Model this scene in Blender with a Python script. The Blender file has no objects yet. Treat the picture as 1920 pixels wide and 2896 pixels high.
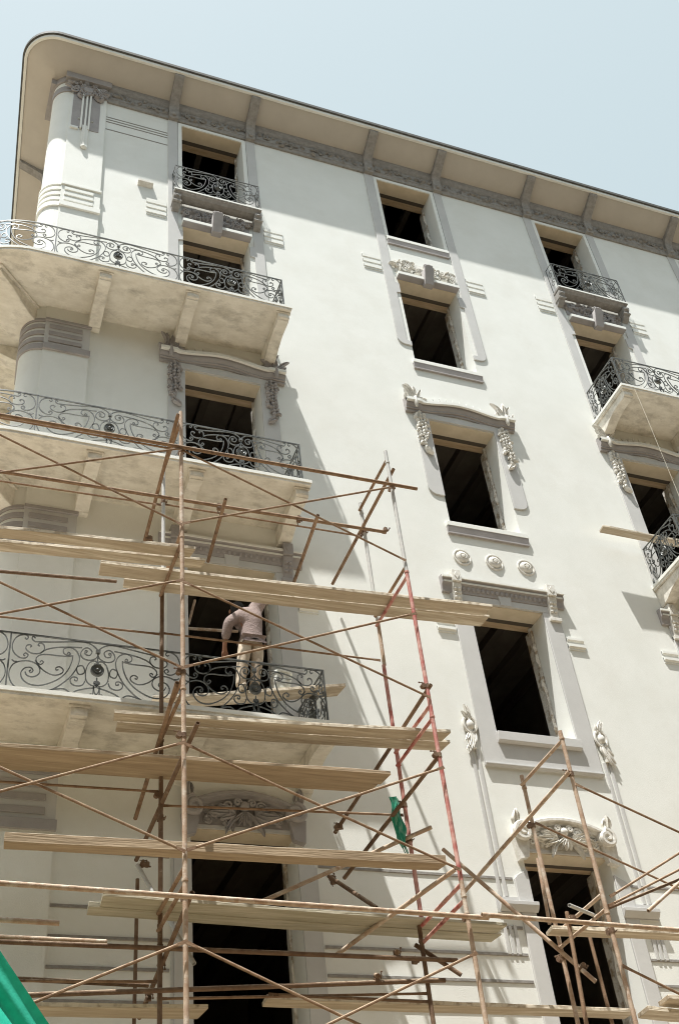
import bpy, math, random
from mathutils import Vector, Matrix
R = math.radians
SC = bpy.context.scene
COL = SC.collection
pi = math.pi

# ------------------------------------------------------------------ materials
def mat(name, c1, c2=None, rough=.8, scale=6.0, stretch=(1, 1, 1), bump=.0, bscale=60., metal=0., lo=.35, hi=.65,
        detail=5., c3=None, scale3=1.5, lo3=.55, hi3=.75, spec=.3, lit_dust=None, front=0.):
    m = bpy.data.materials.new(name); m.use_nodes = True
    nt = m.node_tree; N = nt.nodes; L = nt.links
    b = N['Principled BSDF']
    b.inputs['Roughness'].default_value = rough
    b.inputs['Metallic'].default_value = metal
    b.inputs['Specular IOR Level'].default_value = spec
    b.inputs['Base Color'].default_value = (*c1, 1)
    tc = N.new('ShaderNodeTexCoord'); mp = N.new('ShaderNodeMapping'); mp.inputs['Scale'].default_value = stretch
    L.new(tc.outputs['Object'], mp.inputs['Vector'])
    if c2:
        n = N.new('ShaderNodeTexNoise'); n.inputs['Scale'].default_value = scale; n.inputs['Detail'].default_value = detail
        n.inputs['Roughness'].default_value = .62
        L.new(mp.outputs[0], n.inputs['Vector'])
        r = N.new('ShaderNodeMapRange'); r.inputs[1].default_value = lo; r.inputs[2].default_value = hi
        L.new(n.outputs['Fac'], r.inputs[0])
        x = N.new('ShaderNodeMix'); x.data_type = 'RGBA'
        x.inputs[6].default_value = (*c1, 1); x.inputs[7].default_value = (*c2, 1)
        L.new(r.outputs[0], x.inputs[0]); out = x.outputs[2]
        if c3:
            n3 = N.new('ShaderNodeTexNoise'); n3.inputs['Scale'].default_value = scale3; n3.inputs['Detail'].default_value = 7
            n3.inputs['Roughness'].default_value = .7
            L.new(mp.outputs[0], n3.inputs['Vector'])
            r3 = N.new('ShaderNodeMapRange'); r3.inputs[1].default_value = lo3; r3.inputs[2].default_value = hi3
            L.new(n3.outputs['Fac'], r3.inputs[0])
            x3 = N.new('ShaderNodeMix'); x3.data_type = 'RGBA'; x3.inputs[7].default_value = (*c3, 1)
            L.new(out, x3.inputs[6]); L.new(r3.outputs[0], x3.inputs[0]); out = x3.outputs[2]
        if lit_dust:                                                 # sunlit tops and front edges painted in as a patchy pale dusty tone
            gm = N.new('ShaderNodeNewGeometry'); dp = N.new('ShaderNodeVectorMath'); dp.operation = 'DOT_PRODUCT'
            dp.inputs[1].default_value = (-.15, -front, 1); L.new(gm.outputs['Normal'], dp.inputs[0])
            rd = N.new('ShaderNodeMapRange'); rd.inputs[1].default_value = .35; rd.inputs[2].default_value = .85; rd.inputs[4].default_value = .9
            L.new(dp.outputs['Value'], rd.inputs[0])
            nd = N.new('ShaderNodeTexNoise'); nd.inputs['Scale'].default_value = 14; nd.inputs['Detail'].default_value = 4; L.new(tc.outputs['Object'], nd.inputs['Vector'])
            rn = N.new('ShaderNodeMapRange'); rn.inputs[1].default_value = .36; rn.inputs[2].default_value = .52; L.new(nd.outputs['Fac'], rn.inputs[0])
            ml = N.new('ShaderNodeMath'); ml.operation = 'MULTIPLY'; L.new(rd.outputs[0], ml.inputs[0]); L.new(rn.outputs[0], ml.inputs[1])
            xd = N.new('ShaderNodeMix'); xd.data_type = 'RGBA'; xd.inputs[7].default_value = (*lit_dust, 1)
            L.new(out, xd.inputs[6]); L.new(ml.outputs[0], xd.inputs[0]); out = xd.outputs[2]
        L.new(out, b.inputs['Base Color'])
    if bump:
        nb = N.new('ShaderNodeTexNoise'); nb.inputs['Scale'].default_value = bscale; nb.inputs['Detail'].default_value = 4
        L.new(mp.outputs[0], nb.inputs['Vector'])
        bp = N.new('ShaderNodeBump'); bp.inputs['Strength'].default_value = bump; bp.inputs['Distance'].default_value = .02
        L.new(nb.outputs['Fac'], bp.inputs['Height']); L.new(bp.outputs[0], b.inputs['Normal'])
    return m

M = {}
M['wall'] = mat('cream_wall_paint', (.80, .805, .765), (.755, .76, .715), .85, 1.3, bump=.16, bscale=90, c3=(.70, .69, .635), scale3=.7, lo3=.5, hi3=.85)
M['trim'] = mat('grey_trim_paint', (.565, .56, .545), (.525, .52, .505), .85, 2.5, bump=.08, bscale=40)
M['orn'] = mat('moulded_plaster', (.76, .745, .70), (.60, .575, .52), .85, 14, bump=.15, bscale=60)
M['dim'] = mat('taupe_moulding_paint', (.335, .32, .30), (.25, .235, .22), .85, 12, bump=.25, bscale=45)
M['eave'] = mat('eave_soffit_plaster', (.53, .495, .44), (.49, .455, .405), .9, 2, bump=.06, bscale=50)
M['soffit'] = mat('stained_balcony_plaster', (.82, .79, .72), (.68, .645, .57), .9, 4.0, (1, 1.6, 1), bump=.15, bscale=25, c3=(.38, .355, .31), scale3=2.6, lo3=.50, hi3=.78)
M['reveal'] = mat('lintel_plaster', (.72, .62, .48), (.64, .55, .41), .9, 5, bump=.1)
M['roofedge'] = mat('dark_roof_edge', (.07, .07, .07), (.11, .11, .10), .7, 8)
M['iron'] = mat('wrought_iron', (.06, .063, .06), (.12, .125, .118), .45, 22, metal=.25, spec=.6)
LIT_TONE = (.66, .58, .46)
M['rust'] = mat('rusty_steel_tube', (.185, .108, .062), (.29, .195, .125), .8, 11, bump=.3, bscale=90, c3=(.10, .055, .035), scale3=6, lo3=.56, hi3=.7, lit_dust=(.58, .46, .33))
M['lit_dust'] = mat('plaster_dusted_tube', (.48, .37, .275), (.33, .215, .145), .8, 9, bump=.25, bscale=80, c3=(.56, .49, .41), scale3=7, lo3=.52, hi3=.66, lit_dust=LIT_TONE)
M['grey'] = mat('galvanised_tube', (.42, .42, .41), (.52, .51, .48), .6, 12, bump=.1, c3=(.60, .58, .53), scale3=8, lit_dust=LIT_TONE)
M['red'] = mat('worn_red_tube', (.38, .10, .085), (.56, .34, .29), .7, 7, bump=.12, c3=(.17, .04, .035), scale3=5, lo3=.55, hi3=.7, lit_dust=LIT_TONE)
M['dark'] = mat('dark_rusted_tube', (.12, .07, .042), (.19, .125, .08), .8, 10, bump=.3, bscale=90, c3=(.30, .24, .17), scale3=9, lo3=.6, hi3=.7, lit_dust=(.46, .37, .27))
M['wood'] = mat('scaffold_board_wood', (.475, .395, .295), (.34, .275, .195), .85, 3.2, (.5, 8, 8), bump=.35, bscale=9, lo=.3, hi=.7, c3=(.60, .53, .42), scale3=1.7, lo3=.50, hi3=.66, lit_dust=(.68, .61, .49), front=.95)
M['wood2'] = mat('brown_beam_wood', (.41, .315, .21), (.26, .19, .12), .85, 3.0, (.5, 8, 8), bump=.35, bscale=9, lo=.3, hi=.7, c3=(.48, .38, .26), scale3=1.6, lo3=.58, hi3=.75, lit_dust=(.62, .54, .42), front=.25)
M['wood3'] = mat('grey_weathered_wood', (.46, .42, .32), (.31, .28, .20), .85, 3.4, (.5, 8, 8), bump=.4, bscale=9, lo=.3, hi=.7, c3=(.52, .47, .38), scale3=2, lo3=.5, hi3=.7, lit_dust=(.60, .56, .46), front=.3)
M['mauve'] = mat('mauve_grey_trim_and_shade', (.385, .362, .355), (.33, .31, .305), .85, 4, bump=.15, bscale=45)  # trim paint; also carries painted shade on ledge undersides and shaded ornament
M['lintel'] = mat('raw_lintel_timber', (.62, .47, .31), (.46, .33, .20), .85, 3, (.8, 6, 6), bump=.4, bscale=10)
M['rough'] = mat('broken_masonry', (.72, .69, .63), (.40, .32, .23), .95, 7, bump=.8, bscale=20, lo=.5, hi=.62)
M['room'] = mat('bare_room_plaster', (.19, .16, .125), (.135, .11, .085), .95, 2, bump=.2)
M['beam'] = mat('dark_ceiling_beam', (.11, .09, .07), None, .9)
M['clothgreen'] = mat('green_tarpaulin_cloth', (.03, .47, .33), (.02, .38, .26), .65, 10, bump=.12, bscale=60)
M['net'] = mat('green_netting_scrap', (.02, .26, .165), (.20, .42, .33), .7, 26, (1, 1, .3), bump=.3, bscale=60, lo=.45, hi=.62)
M['shirt'] = mat('mauve_knit_shirt', (.31, .24, .22), (.24, .185, .17), .9, 30, bump=.5, bscale=40)
M['trousers'] = mat('pale_work_trousers', (.66, .58, .47), (.46, .36, .26), .9, 5, bump=.35, bscale=18, c3=(.78, .75, .70), scale3=5)
M['skin'] = mat('skin', (.33, .17, .11), (.30, .15, .095), .55, 20)
M['hair'] = mat('black_hair', (.012, .01, .009), None, .6)
M['shoe'] = mat('dusty_shoe', (.60, .53, .42), (.42, .36, .28), .8, 14)
M['bucket'] = mat('white_plastic_bucket', (.84, .86, .82), (.74, .78, .74), .4, 6, spec=.5)
M['cord'] = mat('pale_cord', (.62, .58, .48), None, .9)
M['ground'] = mat('street_paving', (.295, .24, .17), (.245, .20, .14), .9, 2.0, bump=.3, bscale=12)

# ------------------------------------------------------------------ mesh builder
class MB:
    def __init__(s): s.v = []; s.f = []
    def add(s, vs, fs):
        o = len(s.v); s.v += [tuple(p) for p in vs]; s.f += [tuple(i + o for i in f) for f in fs]; return s
    def quad(s, a, b, c, d): return s.add([a, b, c, d], [(0, 1, 2, 3)])
    def box(s, x0, x1, y0, y1, z0, z1):
        return s.add([(x, y, z) for z in (z0, z1) for y in (y0, y1) for x in (x0, x1)],
                     [(0, 2, 3, 1), (4, 5, 7, 6), (0, 1, 5, 4), (2, 6, 7, 3), (0, 4, 6, 2), (1, 3, 7, 5)])
    def prism(s, poly, fn, d0, d1):
        """poly: 2-D outline; fn(a, b, d) -> 3-D point; closed solid between depth d0 and d1"""
        n = len(poly)
        vs = [fn(a, b, d0) for a, b in poly] + [fn(a, b, d1) for a, b in poly]
        fs = [tuple(range(n)), tuple(range(2 * n - 1, n - 1, -1))]
        fs += [(i, i + n, (i + 1) % n + n, (i + 1) % n) for i in range(n)]
        return s.add(vs, fs)
    def face_prism(s, poly, y0, y1): return s.prism(poly, lambda a, b, d: (a, d, b), y0, y1)   # outline in x-z, depth y
    def side_prism(s, poly, x0, x1): return s.prism(poly, lambda a, b, d: (d, a, b), x0, x1)   # outline in y-z, width x
    def loft(s, rings, caps=True):
        n = len(rings[0]); vs = [p for r in rings for p in r]; fs = []
        for k in range(len(rings) - 1):
            for i in range(n):
                fs.append((k * n + i, k * n + (i + 1) % n, (k + 1) * n + (i + 1) % n, (k + 1) * n + i))
        if caps: fs += [tuple(range(n - 1, -1, -1)), tuple(range((len(rings) - 1) * n, len(rings) * n))]
        return s.add(vs, fs)
    def path(s, pts, rad, n=5, caps=True):
        pts = [Vector(p) for p in pts]
        if len(pts) < 2: return s
        rs = rad if isinstance(rad, (list, tuple)) else [rad] * len(pts)
        rings = []; prev = None
        for i, p in enumerate(pts):
            t = (pts[min(i + 1, len(pts) - 1)] - pts[max(i - 1, 0)])
            t = t.normalized() if t.length > 1e-9 else Vector((0, 0, 1))
            if prev is None:
                a = Vector((0, -1, 0)) if abs(t.y) < .9 else Vector((0, 0, 1))
            else: a = prev
            a = (a - t * a.dot(t))
            a = a.normalized() if a.length > 1e-6 else t.orthogonal().normalized()
            prev = a; b = t.cross(a)
            rings.append([p + (a * math.cos(2 * pi * k / n + pi / n) + b * math.sin(2 * pi * k / n + pi / n)) * rs[i] for k in range(n)])
        return s.loft(rings, caps)
    def tube(s, a, b, r=.024, n=12, wall=.2):
        """hollow straight tube with visible bore at both ends"""
        a = Vector(a); b = Vector(b); t = (b - a).normalized(); u = t.orthogonal().normalized(); w = t.cross(u)
        ri = r * (1 - wall)
        rg = lambda p, q: [p + (u * math.cos(2 * pi * k / n) + w * math.sin(2 * pi * k / n)) * q for k in range(n)]
        rings = [rg(a, r), rg(b, r), rg(b, ri), rg(a, ri), rg(a, r)]
        return s.loft(rings, False)
    def lathe(s, c, axis, prof, n=20):
        c = Vector(c); t = Vector(axis).normalized(); u = t.orthogonal().normalized(); w = t.cross(u)
        return s.loft([[c + t * h + (u * math.cos(2 * pi * k / n) + w * math.sin(2 * pi * k / n)) * max(r, 1e-4) for k in range(n)] for r, h in prof])
    def blob(s, c, rx, ry, rz, ang=0., nu=8, nv=5):
        """ellipsoid; rx, rz in the facade plane turned by ang, ry out of it"""
        ca, sa = math.cos(ang), math.sin(ang); rings = []
        for j in range(nv + 1):
            th = pi * j / nv; q = max(math.sin(th), 1e-3); hz = math.cos(th)
            ring = []
            for i in range(nu):
                ph = 2 * pi * i / nu
                x, y, z = rx * q * math.cos(ph), ry * q * math.sin(ph), rz * hz
                ring.append((c[0] + x * ca + z * sa, c[1] + y, c[2] - x * sa + z * ca))
            rings.append(ring)
        return s.loft(rings)
    def leaf(s, base, tip, w, h, curl=0.):
        """ribbed leaf lying on the facade, standing h proud of it"""
        b = Vector(base); t = Vector(tip); d = t - b; l = d.length; d.normalize(); sd = Vector((d.z, 0, -d.x))
        rings = []
        for i, f in enumerate((0, .2, .45, .7, .9, 1.)):
            wd = w * (.25, .8, 1., .75, .4, .06)[i]; c = b + d * l * f + sd * curl * l * f * f
            hh = h * (.6, .9, 1., 1., .8, .4)[i]
            rings.append([c + sd * wd + Vector((0, 0, 0)), c + sd * wd * .6 + Vector((0, -hh * .9, 0)), c + Vector((0, -hh * .55, 0)),
                          c - sd * wd * .6 + Vector((0, -hh * .9, 0)), c - sd * wd])
        return s.loft(rings)
    def spiral(s, c, r0, turns, start, y, rad, dirn=1, n=5):
        pts = []; k = int(14 * turns) + 2
        for i in range(k):
            f = i / (k - 1); a = start + dirn * f * turns * 2 * pi; r = r0 * (1 - .85 * f)
            pts.append((c[0] + r * math.cos(a), y - .3 * rad * f, c[1] + r * math.sin(a)))
        return s.path(pts, rad, n)
    def build(s, name, m, parent=None, loc=None, smooth=True, bevel=0.):
        me = bpy.data.meshes.new(name); me.from_pydata(s.v, [], s.f); me.update()
        me.materials.append(M[m] if isinstance(m, str) else m)
        import bmesh
        bm = bmesh.new(); bm.from_mesh(me); bmesh.ops.recalc_face_normals(bm, faces=bm.faces); bm.to_mesh(me); bm.free()
        if smooth:
            me.polygons.foreach_set('use_smooth', [True] * len(me.polygons)); me.set_sharp_from_angle(angle=R(38))
        o = bpy.data.objects.new(name, me); COL.objects.link(o)
        if parent:
            o.parent = parent; o.matrix_parent_inverse = parent.matrix_world.inverted() if False else Matrix.Translation(-root_loc(parent))
        if bevel:
            md = o.modifiers.new('edge', 'BEVEL'); md.width = bevel; md.segments = 2; md.limit_method = 'ANGLE'; md.angle_limit = R(40)
        return o

def root_loc(p):
    v = Vector(p.location)
    return v if p.type == 'EMPTY' else Vector((0, 0, 0))
def thing(name, label, cat, loc=(0, 0, 0), group=None):
    o = bpy.data.objects.new(name, None); COL.objects.link(o); o.location = loc; o.empty_display_size = .3
    o['label'] = label; o['category'] = cat
    if group: o['group'] = group
    return o
def tag(o, label, cat, group=None):
    o['label'] = label; o['category'] = cat
    if group: o['group'] = group
    return o
def struct(o, kind='structure'): o['kind'] = kind; return o

def catmull(pts, k=4, closed=False):
    P = [Vector(p) for p in pts]; out = []; n = len(P)
    for i in range(n - 1):
        p0 = P[max(i - 1, 0)]; p1 = P[i]; p2 = P[i + 1]; p3 = P[min(i + 2, n - 1)]
        for j in range(k):
            t = j / k
            out.append(.5 * ((2 * p1) + (p2 - p0) * t + (2 * p0 - 5 * p1 + 4 * p2 - p3) * t * t + (3 * p1 - p0 - 3 * p2 + p3) * t ** 3))
    out.append(P[-1]); return out

# ------------------------------------------------------------------ camera, light, ground
cam = bpy.data.cameras.new('camera'); co = bpy.data.objects.new('camera', cam); COL.objects.link(co)
cam.sensor_fit = 'VERTICAL'; cam.sensor_height = 36.; cam.lens = 3217.62 / 2896 * 36.
cam.clip_start = .1; cam.clip_end = 3000
Rm = ((0.93405916, -0.34331928, -0.09831255), (0.16007208, 0.64858821, -0.74411711), (0.31923411, 0.6793123, 0.66077559))
mx = Matrix(((Rm[0][0], -Rm[1][0], -Rm[2][0], 0), (Rm[0][1], -Rm[1][1], -Rm[2][1], -12.), (Rm[0][2], -Rm[1][2], -Rm[2][2], 1.6), (0, 0, 0, 1)))
co.matrix_world = mx
SC.camera = co

SUNV = Vector((-1.08, -1.0, 4.45)).normalized()
sun = bpy.data.lights.new('sun', 'SUN'); sun.energy = 5.0; sun.angle = R(.55); sun.color = (1., .985, .94)
so = bpy.data.objects.new('sun', sun); COL.objects.link(so); so.rotation_euler = SUNV.to_track_quat('Z', 'Y').to_euler(); so.location = (-10, -20, 60)
w = bpy.data.worlds.new('World'); SC.world = w; w.use_nodes = True
nt = w.node_tree; bg = nt.nodes['Background']
sky = nt.nodes.new('ShaderNodeTexSky'); sky.sky_type = 'NISHITA'; sky.sun_disc = False
sky.sun_elevation = math.asin(SUNV.z); sky.sun_rotation = math.atan2(SUNV.x, SUNV.y); sky.air_density = 1.; sky.dust_density = 6.; sky.ozone_density = 1.2
hs = nt.nodes.new('ShaderNodeHueSaturation'); hs.inputs['Saturation'].default_value = .52; hs.inputs['Hue'].default_value = .45; hs.inputs['Value'].default_value = 1.4
mxs = nt.nodes.new('ShaderNodeMix'); mxs.data_type = 'RGBA'; mxs.inputs[0].default_value = .72; mxs.inputs[7].default_value = (4.45, 5.35, 5.65, 1)
nt.links.new(sky.outputs[0], hs.inputs['Color']); nt.links.new(hs.outputs[0], mxs.inputs[6]); nt.links.new(mxs.outputs[2], bg.inputs[0]); bg.inputs[1].default_value = .092
SC.view_settings.view_transform = 'Standard'; SC.view_settings.look = 'None'; SC.view_settings.exposure = .7; SC.view_settings.gamma = 1.
SC.cycles.max_bounces = 8; SC.cycles.diffuse_bounces = 5; SC.cycles.use_denoising = True; SC.cycles.filter_width = 1.05

g = MB(); g.quad((-400, -400, 0), (400, -400, 0), (400, 400, 0), (-400, 400, 0))
struct(g.build('ground', 'ground', smooth=False))

# unseen block added behind the viewer to cut sky light on the lower floors
OB = thing('apartment_building', 'plain ochre apartment block added unseen across the street to block sky light', 'building', (0, -18.5, 0))
ob = MB(); ob.box(-45, 50, -31, -18.5, 0, 20); ob.build('wall', mat('ochre_render', (.21, .16, .10), (.17, .13, .08), .9, 2), OB, smooth=False)
ow = MB()
for i in range(30):
    for k in range(4): ow.box(-43 + 3.1 * i, -41.7 + 3.1 * i, -18.52, -18.46, 2.2 + 4 * k, 4.4 + 4 * k)
o_ = ow.build('shutter', mat('brown_shutter', (.10, .075, .05), None, .7), OB, smooth=False); o_['kind'] = 'stuff'
oc_ = MB(); oc_.box(-45.3, 50.3, -31.3, -18.1, 20, 20.3); oc_.build('roof', 'roofedge', OB, smooth=False)

# ================================================================== BUILDING
BLD = thing('apartment_building', 'cream apartment building under renovation with empty window openings and wrought iron balconies', 'building', (0, 0, 0))
C1, C2, C3, C4 = 3.85, 8.22, 12.17, 16.12
H = .645                                                        # half width of an opening
LV = {5: 16.77, 4: 12.77, 3: 8.77}
TOPZ = {6: 23.52, 5: 19.93, 4: 15.86, 3: 11.84, 2: 7.80}
BOT = {c: {6: 21.36, 5: 17.47, 4: 13.47, 3: 9.56, 2: 4.77} for c in (C1, C2, C3, C4)}
for c in (C1, C3): BOT[c].update({6: 20.75, 5: 16.78, 4: 12.78, 3: 8.78})
COLS = (C1, C2, C3, C4)
rng = random.Random(7)

# front wall
wl = MB(); xs = .95
for c in COLS:
    wl.quad((xs, 0, 0), (c - H, 0, 0), (c - H, 0, 24.4), (xs, 0, 24.4))
    z = 0.
    for f in (2, 3, 4, 5, 6):
        wl.quad((c - H, 0, z), (c + H, 0, z), (c + H, 0, BOT[c][f]), (c - H, 0, BOT[c][f])); z = TOPZ[f]
    wl.quad((c - H, 0, z), (c + H, 0, z), (c + H, 0, 24.4), (c - H, 0, 24.4)); xs = c + H
wl.quad((xs, 0, 0), (20, 0, 0), (20, 0, 24.4), (xs, 0, 24.4))
wl.quad((20, 0, 0), (20, 9, 0), (20, 9, 24.4), (20, 0, 24.4)); wl.quad((20, 9, 0), (1.6, 9, 0), (1.6, 9, 24.4), (20, 9, 24.4))
WALL = wl.build('wall', 'wall', BLD, smooth=False)
# rounded corner and receding side wall (its direction leans 5 degrees from square)
T = .085
sw = MB(); cor = []
for i in range(13):
    a = pi / 2 * i / 12
    cor.append((.95 - .3 * math.sin(a), .3 - .3 * math.cos(a)))
cor.append((.65 + T * 8.7, 9.))
for (a, b) in zip(cor[:-1], cor[1:]): sw.quad((a[0], a[1], 0), (b[0], b[1], 0), (b[0], b[1], 24.4), (a[0], a[1], 24.4))
sw.build('side_wall', 'wall', BLD)

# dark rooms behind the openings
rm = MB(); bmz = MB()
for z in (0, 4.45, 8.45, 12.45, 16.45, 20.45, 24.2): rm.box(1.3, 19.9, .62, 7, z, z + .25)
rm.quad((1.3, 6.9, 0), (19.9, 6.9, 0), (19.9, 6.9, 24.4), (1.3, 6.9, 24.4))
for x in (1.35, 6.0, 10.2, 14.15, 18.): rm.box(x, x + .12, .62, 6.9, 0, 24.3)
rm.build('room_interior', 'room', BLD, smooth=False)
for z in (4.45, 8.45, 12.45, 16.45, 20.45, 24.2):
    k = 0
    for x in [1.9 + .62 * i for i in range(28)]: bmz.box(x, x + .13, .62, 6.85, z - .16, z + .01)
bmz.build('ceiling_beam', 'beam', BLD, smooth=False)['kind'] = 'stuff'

def ragged(n, amp): return [rng.uniform(-amp, amp) for _ in range(n)]
def window(c, f, door):
    """reveal + broken masonry behind it; returns the window part"""
    z0, z1 = BOT[c][f], TOPZ[f]; d = .36
    m = MB()
    m.quad((c - H, 0, z0), (c - H, d, z0), (c - H, d, z1), (c - H, 0, z1)); m.quad((c + H, 0, z0), (c + H, 0, z1), (c + H, d, z1), (c + H, d, z0))
    m.quad((c - H, 0, z1), (c + H, 0, z1), (c + H, d, z1), (c - H, d, z1)); m.quad((c - H, 0, z0), (c - H, d, z0), (c + H, d, z0), (c + H, 0, z0))
    win = m.build('window', 'wall', BLD, smooth=False)
    # broken masonry jambs, set back from the plastered reveal
    for sgn in (-1, 1):
        r = MB(); n = 26; x_in = c + sgn * (H - .03); prof = []
        for i in range(n + 1):
            z = z0 + .01 + (z1 - z0 - .02) * i / n
            prof.append((x_in - sgn * (-.02 + rng.uniform(0, .028) + .018 * math.sin(i * .9 + c)), z))
        vs = []
        for (x, z) in prof: vs += [(x + sgn * .03, d + .004, z), (x, d + .03 + rng.uniform(0, .03), z), (x + sgn * .02, .46, z)]
        fs = []
        for i in range(n):
            for k in range(2): fs.append((i * 3 + k, i * 3 + k + 1, i * 3 + k + 4, i * 3 + k + 3))
        r.add(vs, fs)
        xa = c + sgn * (H - .005); r.box(*sorted((xa, xa + sgn * .12)), d + .01, .45, z0, z1)
        xb = c + sgn * (H + .03); r.box(*sorted((xb, xb + sgn * .1)), .462, .63, z0, z1)
        r.build('broken_jamb', 'rough', win, smooth=False)
    lt = MB(); lt.box(c - H - .04, c + H + .04, d + .012, .54, z1 + .01, z1 + .12)
    lt.build('timber_lintel', 'lintel', win, smooth=False, bevel=.008)
    mk = MB(); mk.box(c - H + .001, c + H - .001, .285, d + .01, z1 - .013, z1 - .003); mk.build('lintel_groove', 'beam', win, smooth=False)
    sf = MB(); sf.box(c - H, c + H, .003, .283, z1 - .012, z1 - .002); sf.build('lintel_soffit', 'reveal', win, smooth=False)
    return win

def sill(win, c, z, hw=.71, y=.06):
    y = .06; z = z - .02
    m = MB(); m.side_prism([(0, z), (-y, z - .008), (-y, z - .10), (0, z - .10)], c - hw, c + hw); m.build('sill', 'wall', win, bevel=.004)
    m = MB(); m.side_prism([(0, z - .101), (-y + .006, z - .101), (-y + .008, z - .135), (-y + .03, z - .20), (-y + .03, z - .215), (-y + .02, z - .218), (-y + .02, z - .245), (0, z - .247)], c - hw + .005, c + hw - .005); m.build('sill_moulding', 'mauve', win)

def band_poly(c, s, outer, inner, ztop, zbot, foot, step=None, r=.16):
    """one half of a flat surround band, s=-1 left / +1 right, bottom turned in to `foot` with a round outer corner"""
    pts = [(c + s * inner, ztop), (c + s * outer, ztop)]
    for i in range(7):
        a = pi / 2 * i / 6
        pts.append((c + s * (outer - r + r * math.cos(a)), zbot + r - r * math.sin(a)))
    pts += [(c + s * foot, zbot), (c + s * foot, zbot + .12)]
    if step: pts += [(c + s * inner, zbot + .13), (c + s * inner, step), (c + s * foot, step + .02), (c + s * foot, step + .3), (c + s * inner, step + .34)]
    else: pts += [(c + s * inner, zbot + .13)]
    return pts

def foliage(mb, x0, x1, z0, z1, y, n, r, h=.045, s=.06):
    for i in range(n):
        x = x0 + (x1 - x0) * (i + r.random()) / n; z = r.uniform(z0 + s * .4, z1 - s * .4); a = r.uniform(0, 2 * pi)
        ln = s * r.uniform(1.1, 2.)
        mb.leaf((x, y, z), (x + math.cos(a) * ln, y, z + math.sin(a) * ln), s * r.uniform(.35, .6), h * r.uniform(.7, 1.3), r.uniform(-.5, .5))
        if r.random() < .55:
            mb.spiral((r.uniform(x0, x1), r.uniform(z0 + s * .6, z1 - s * .6)), s * r.uniform(.5, .85), 1.3, a, y - h * .6, s * .17, r.choice((-1, 1)))
        if r.random() < .5: mb.blob((r.uniform(x0, x1), y - h * .3, r.uniform(z0 + .02, z1 - .02)), s * .3, h, s * .3)

def upper_surround(c, win5, sunk):
    """flat strips from the eave down past the fifth floor, ledge, keystone and carved band"""
    for s in (-1, 1):
        p = MB(); p.face_prism(band_poly(c, s, .93, .735, 24.0, 17.86 if not sunk else 16.79, H, 19.45), -.028, 0)
        p.build('pilaster_strip', 'trim', BLD, bevel=.004)
    o = MB(); foliage(o, c - .63, c + .63, 20.16, 20.53, -.02, 40, random.Random(int(c * 10)), .07, .085)
    o.box(c - .66, c + .66, -.02, 0, 20.14, 20.55); o.build('carved_panel', 'mauve' if sunk else 'orn', BLD)  # darker below the balconets: shade put into the panel colour
    l = MB(); l.side_prism([(0, 20.04), (-.135, 20.025), (-.135, 19.945), (0, 19.945)], c - .67, c + .67); l.build('lintel_ledge', 'wall', BLD, bevel=.003)
    l = MB(); l.box(c - .665, c + .665, -.13, 0, 19.925, 19.944); l.build('lintel_soffit', 'mauve', BLD, smooth=False)  # dark sheet that paints shade onto the ledge underside
    k = MB(); k.prism([(-.095, 19.80), (.095, 19.80), (.10, 20.20), (.06, 20.26), (-.06, 20.26), (-.10, 20.20)], lambda a, b, d: (c - .02 + a, d * (.145 + (b - 19.80) * .30), b), -.2, -1)
    k.blob((c - .02, -.22, 20.26), .10, .07, .05); k.blob((c - .08, -.22, 20.29), .04, .05, .035); k.blob((c + .05, -.22, 20.29), .04, .05, .035)
    k.build('keystone', 'mauve', BLD, bevel=.005)

def top_frame(c, win):
    m = MB(); z0 = BOT[c][6]; z1 = TOPZ[6]
    m.face_prism([(c - H, z0), (c - H, z1), (c + H, z1), (c + H, z0), (c + H + .08, z0), (c + H + .08, z1 + .09), (c - H - .08, z1 + .09), (c - H - .08, z0)], -.02, 0); m.build('surround', 'wall', win, smooth=False, bevel=.004)

def grooves(c):
    for s in (-1, 1):
        g = MB()
        a, b = sorted((c + s * .965, c + s * 1.34))
        for z in (20.20, 20.36, 20.52): g.side_prism([(0, z), (-.028, z - .003), (-.028, z - .10), (-.012, z - .105), (0, z - .12)], a, b)
        g.box(a, b, -.012, 0, 20.05, 20.6)
        g.build('banded_block', 'wall', BLD)

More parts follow.
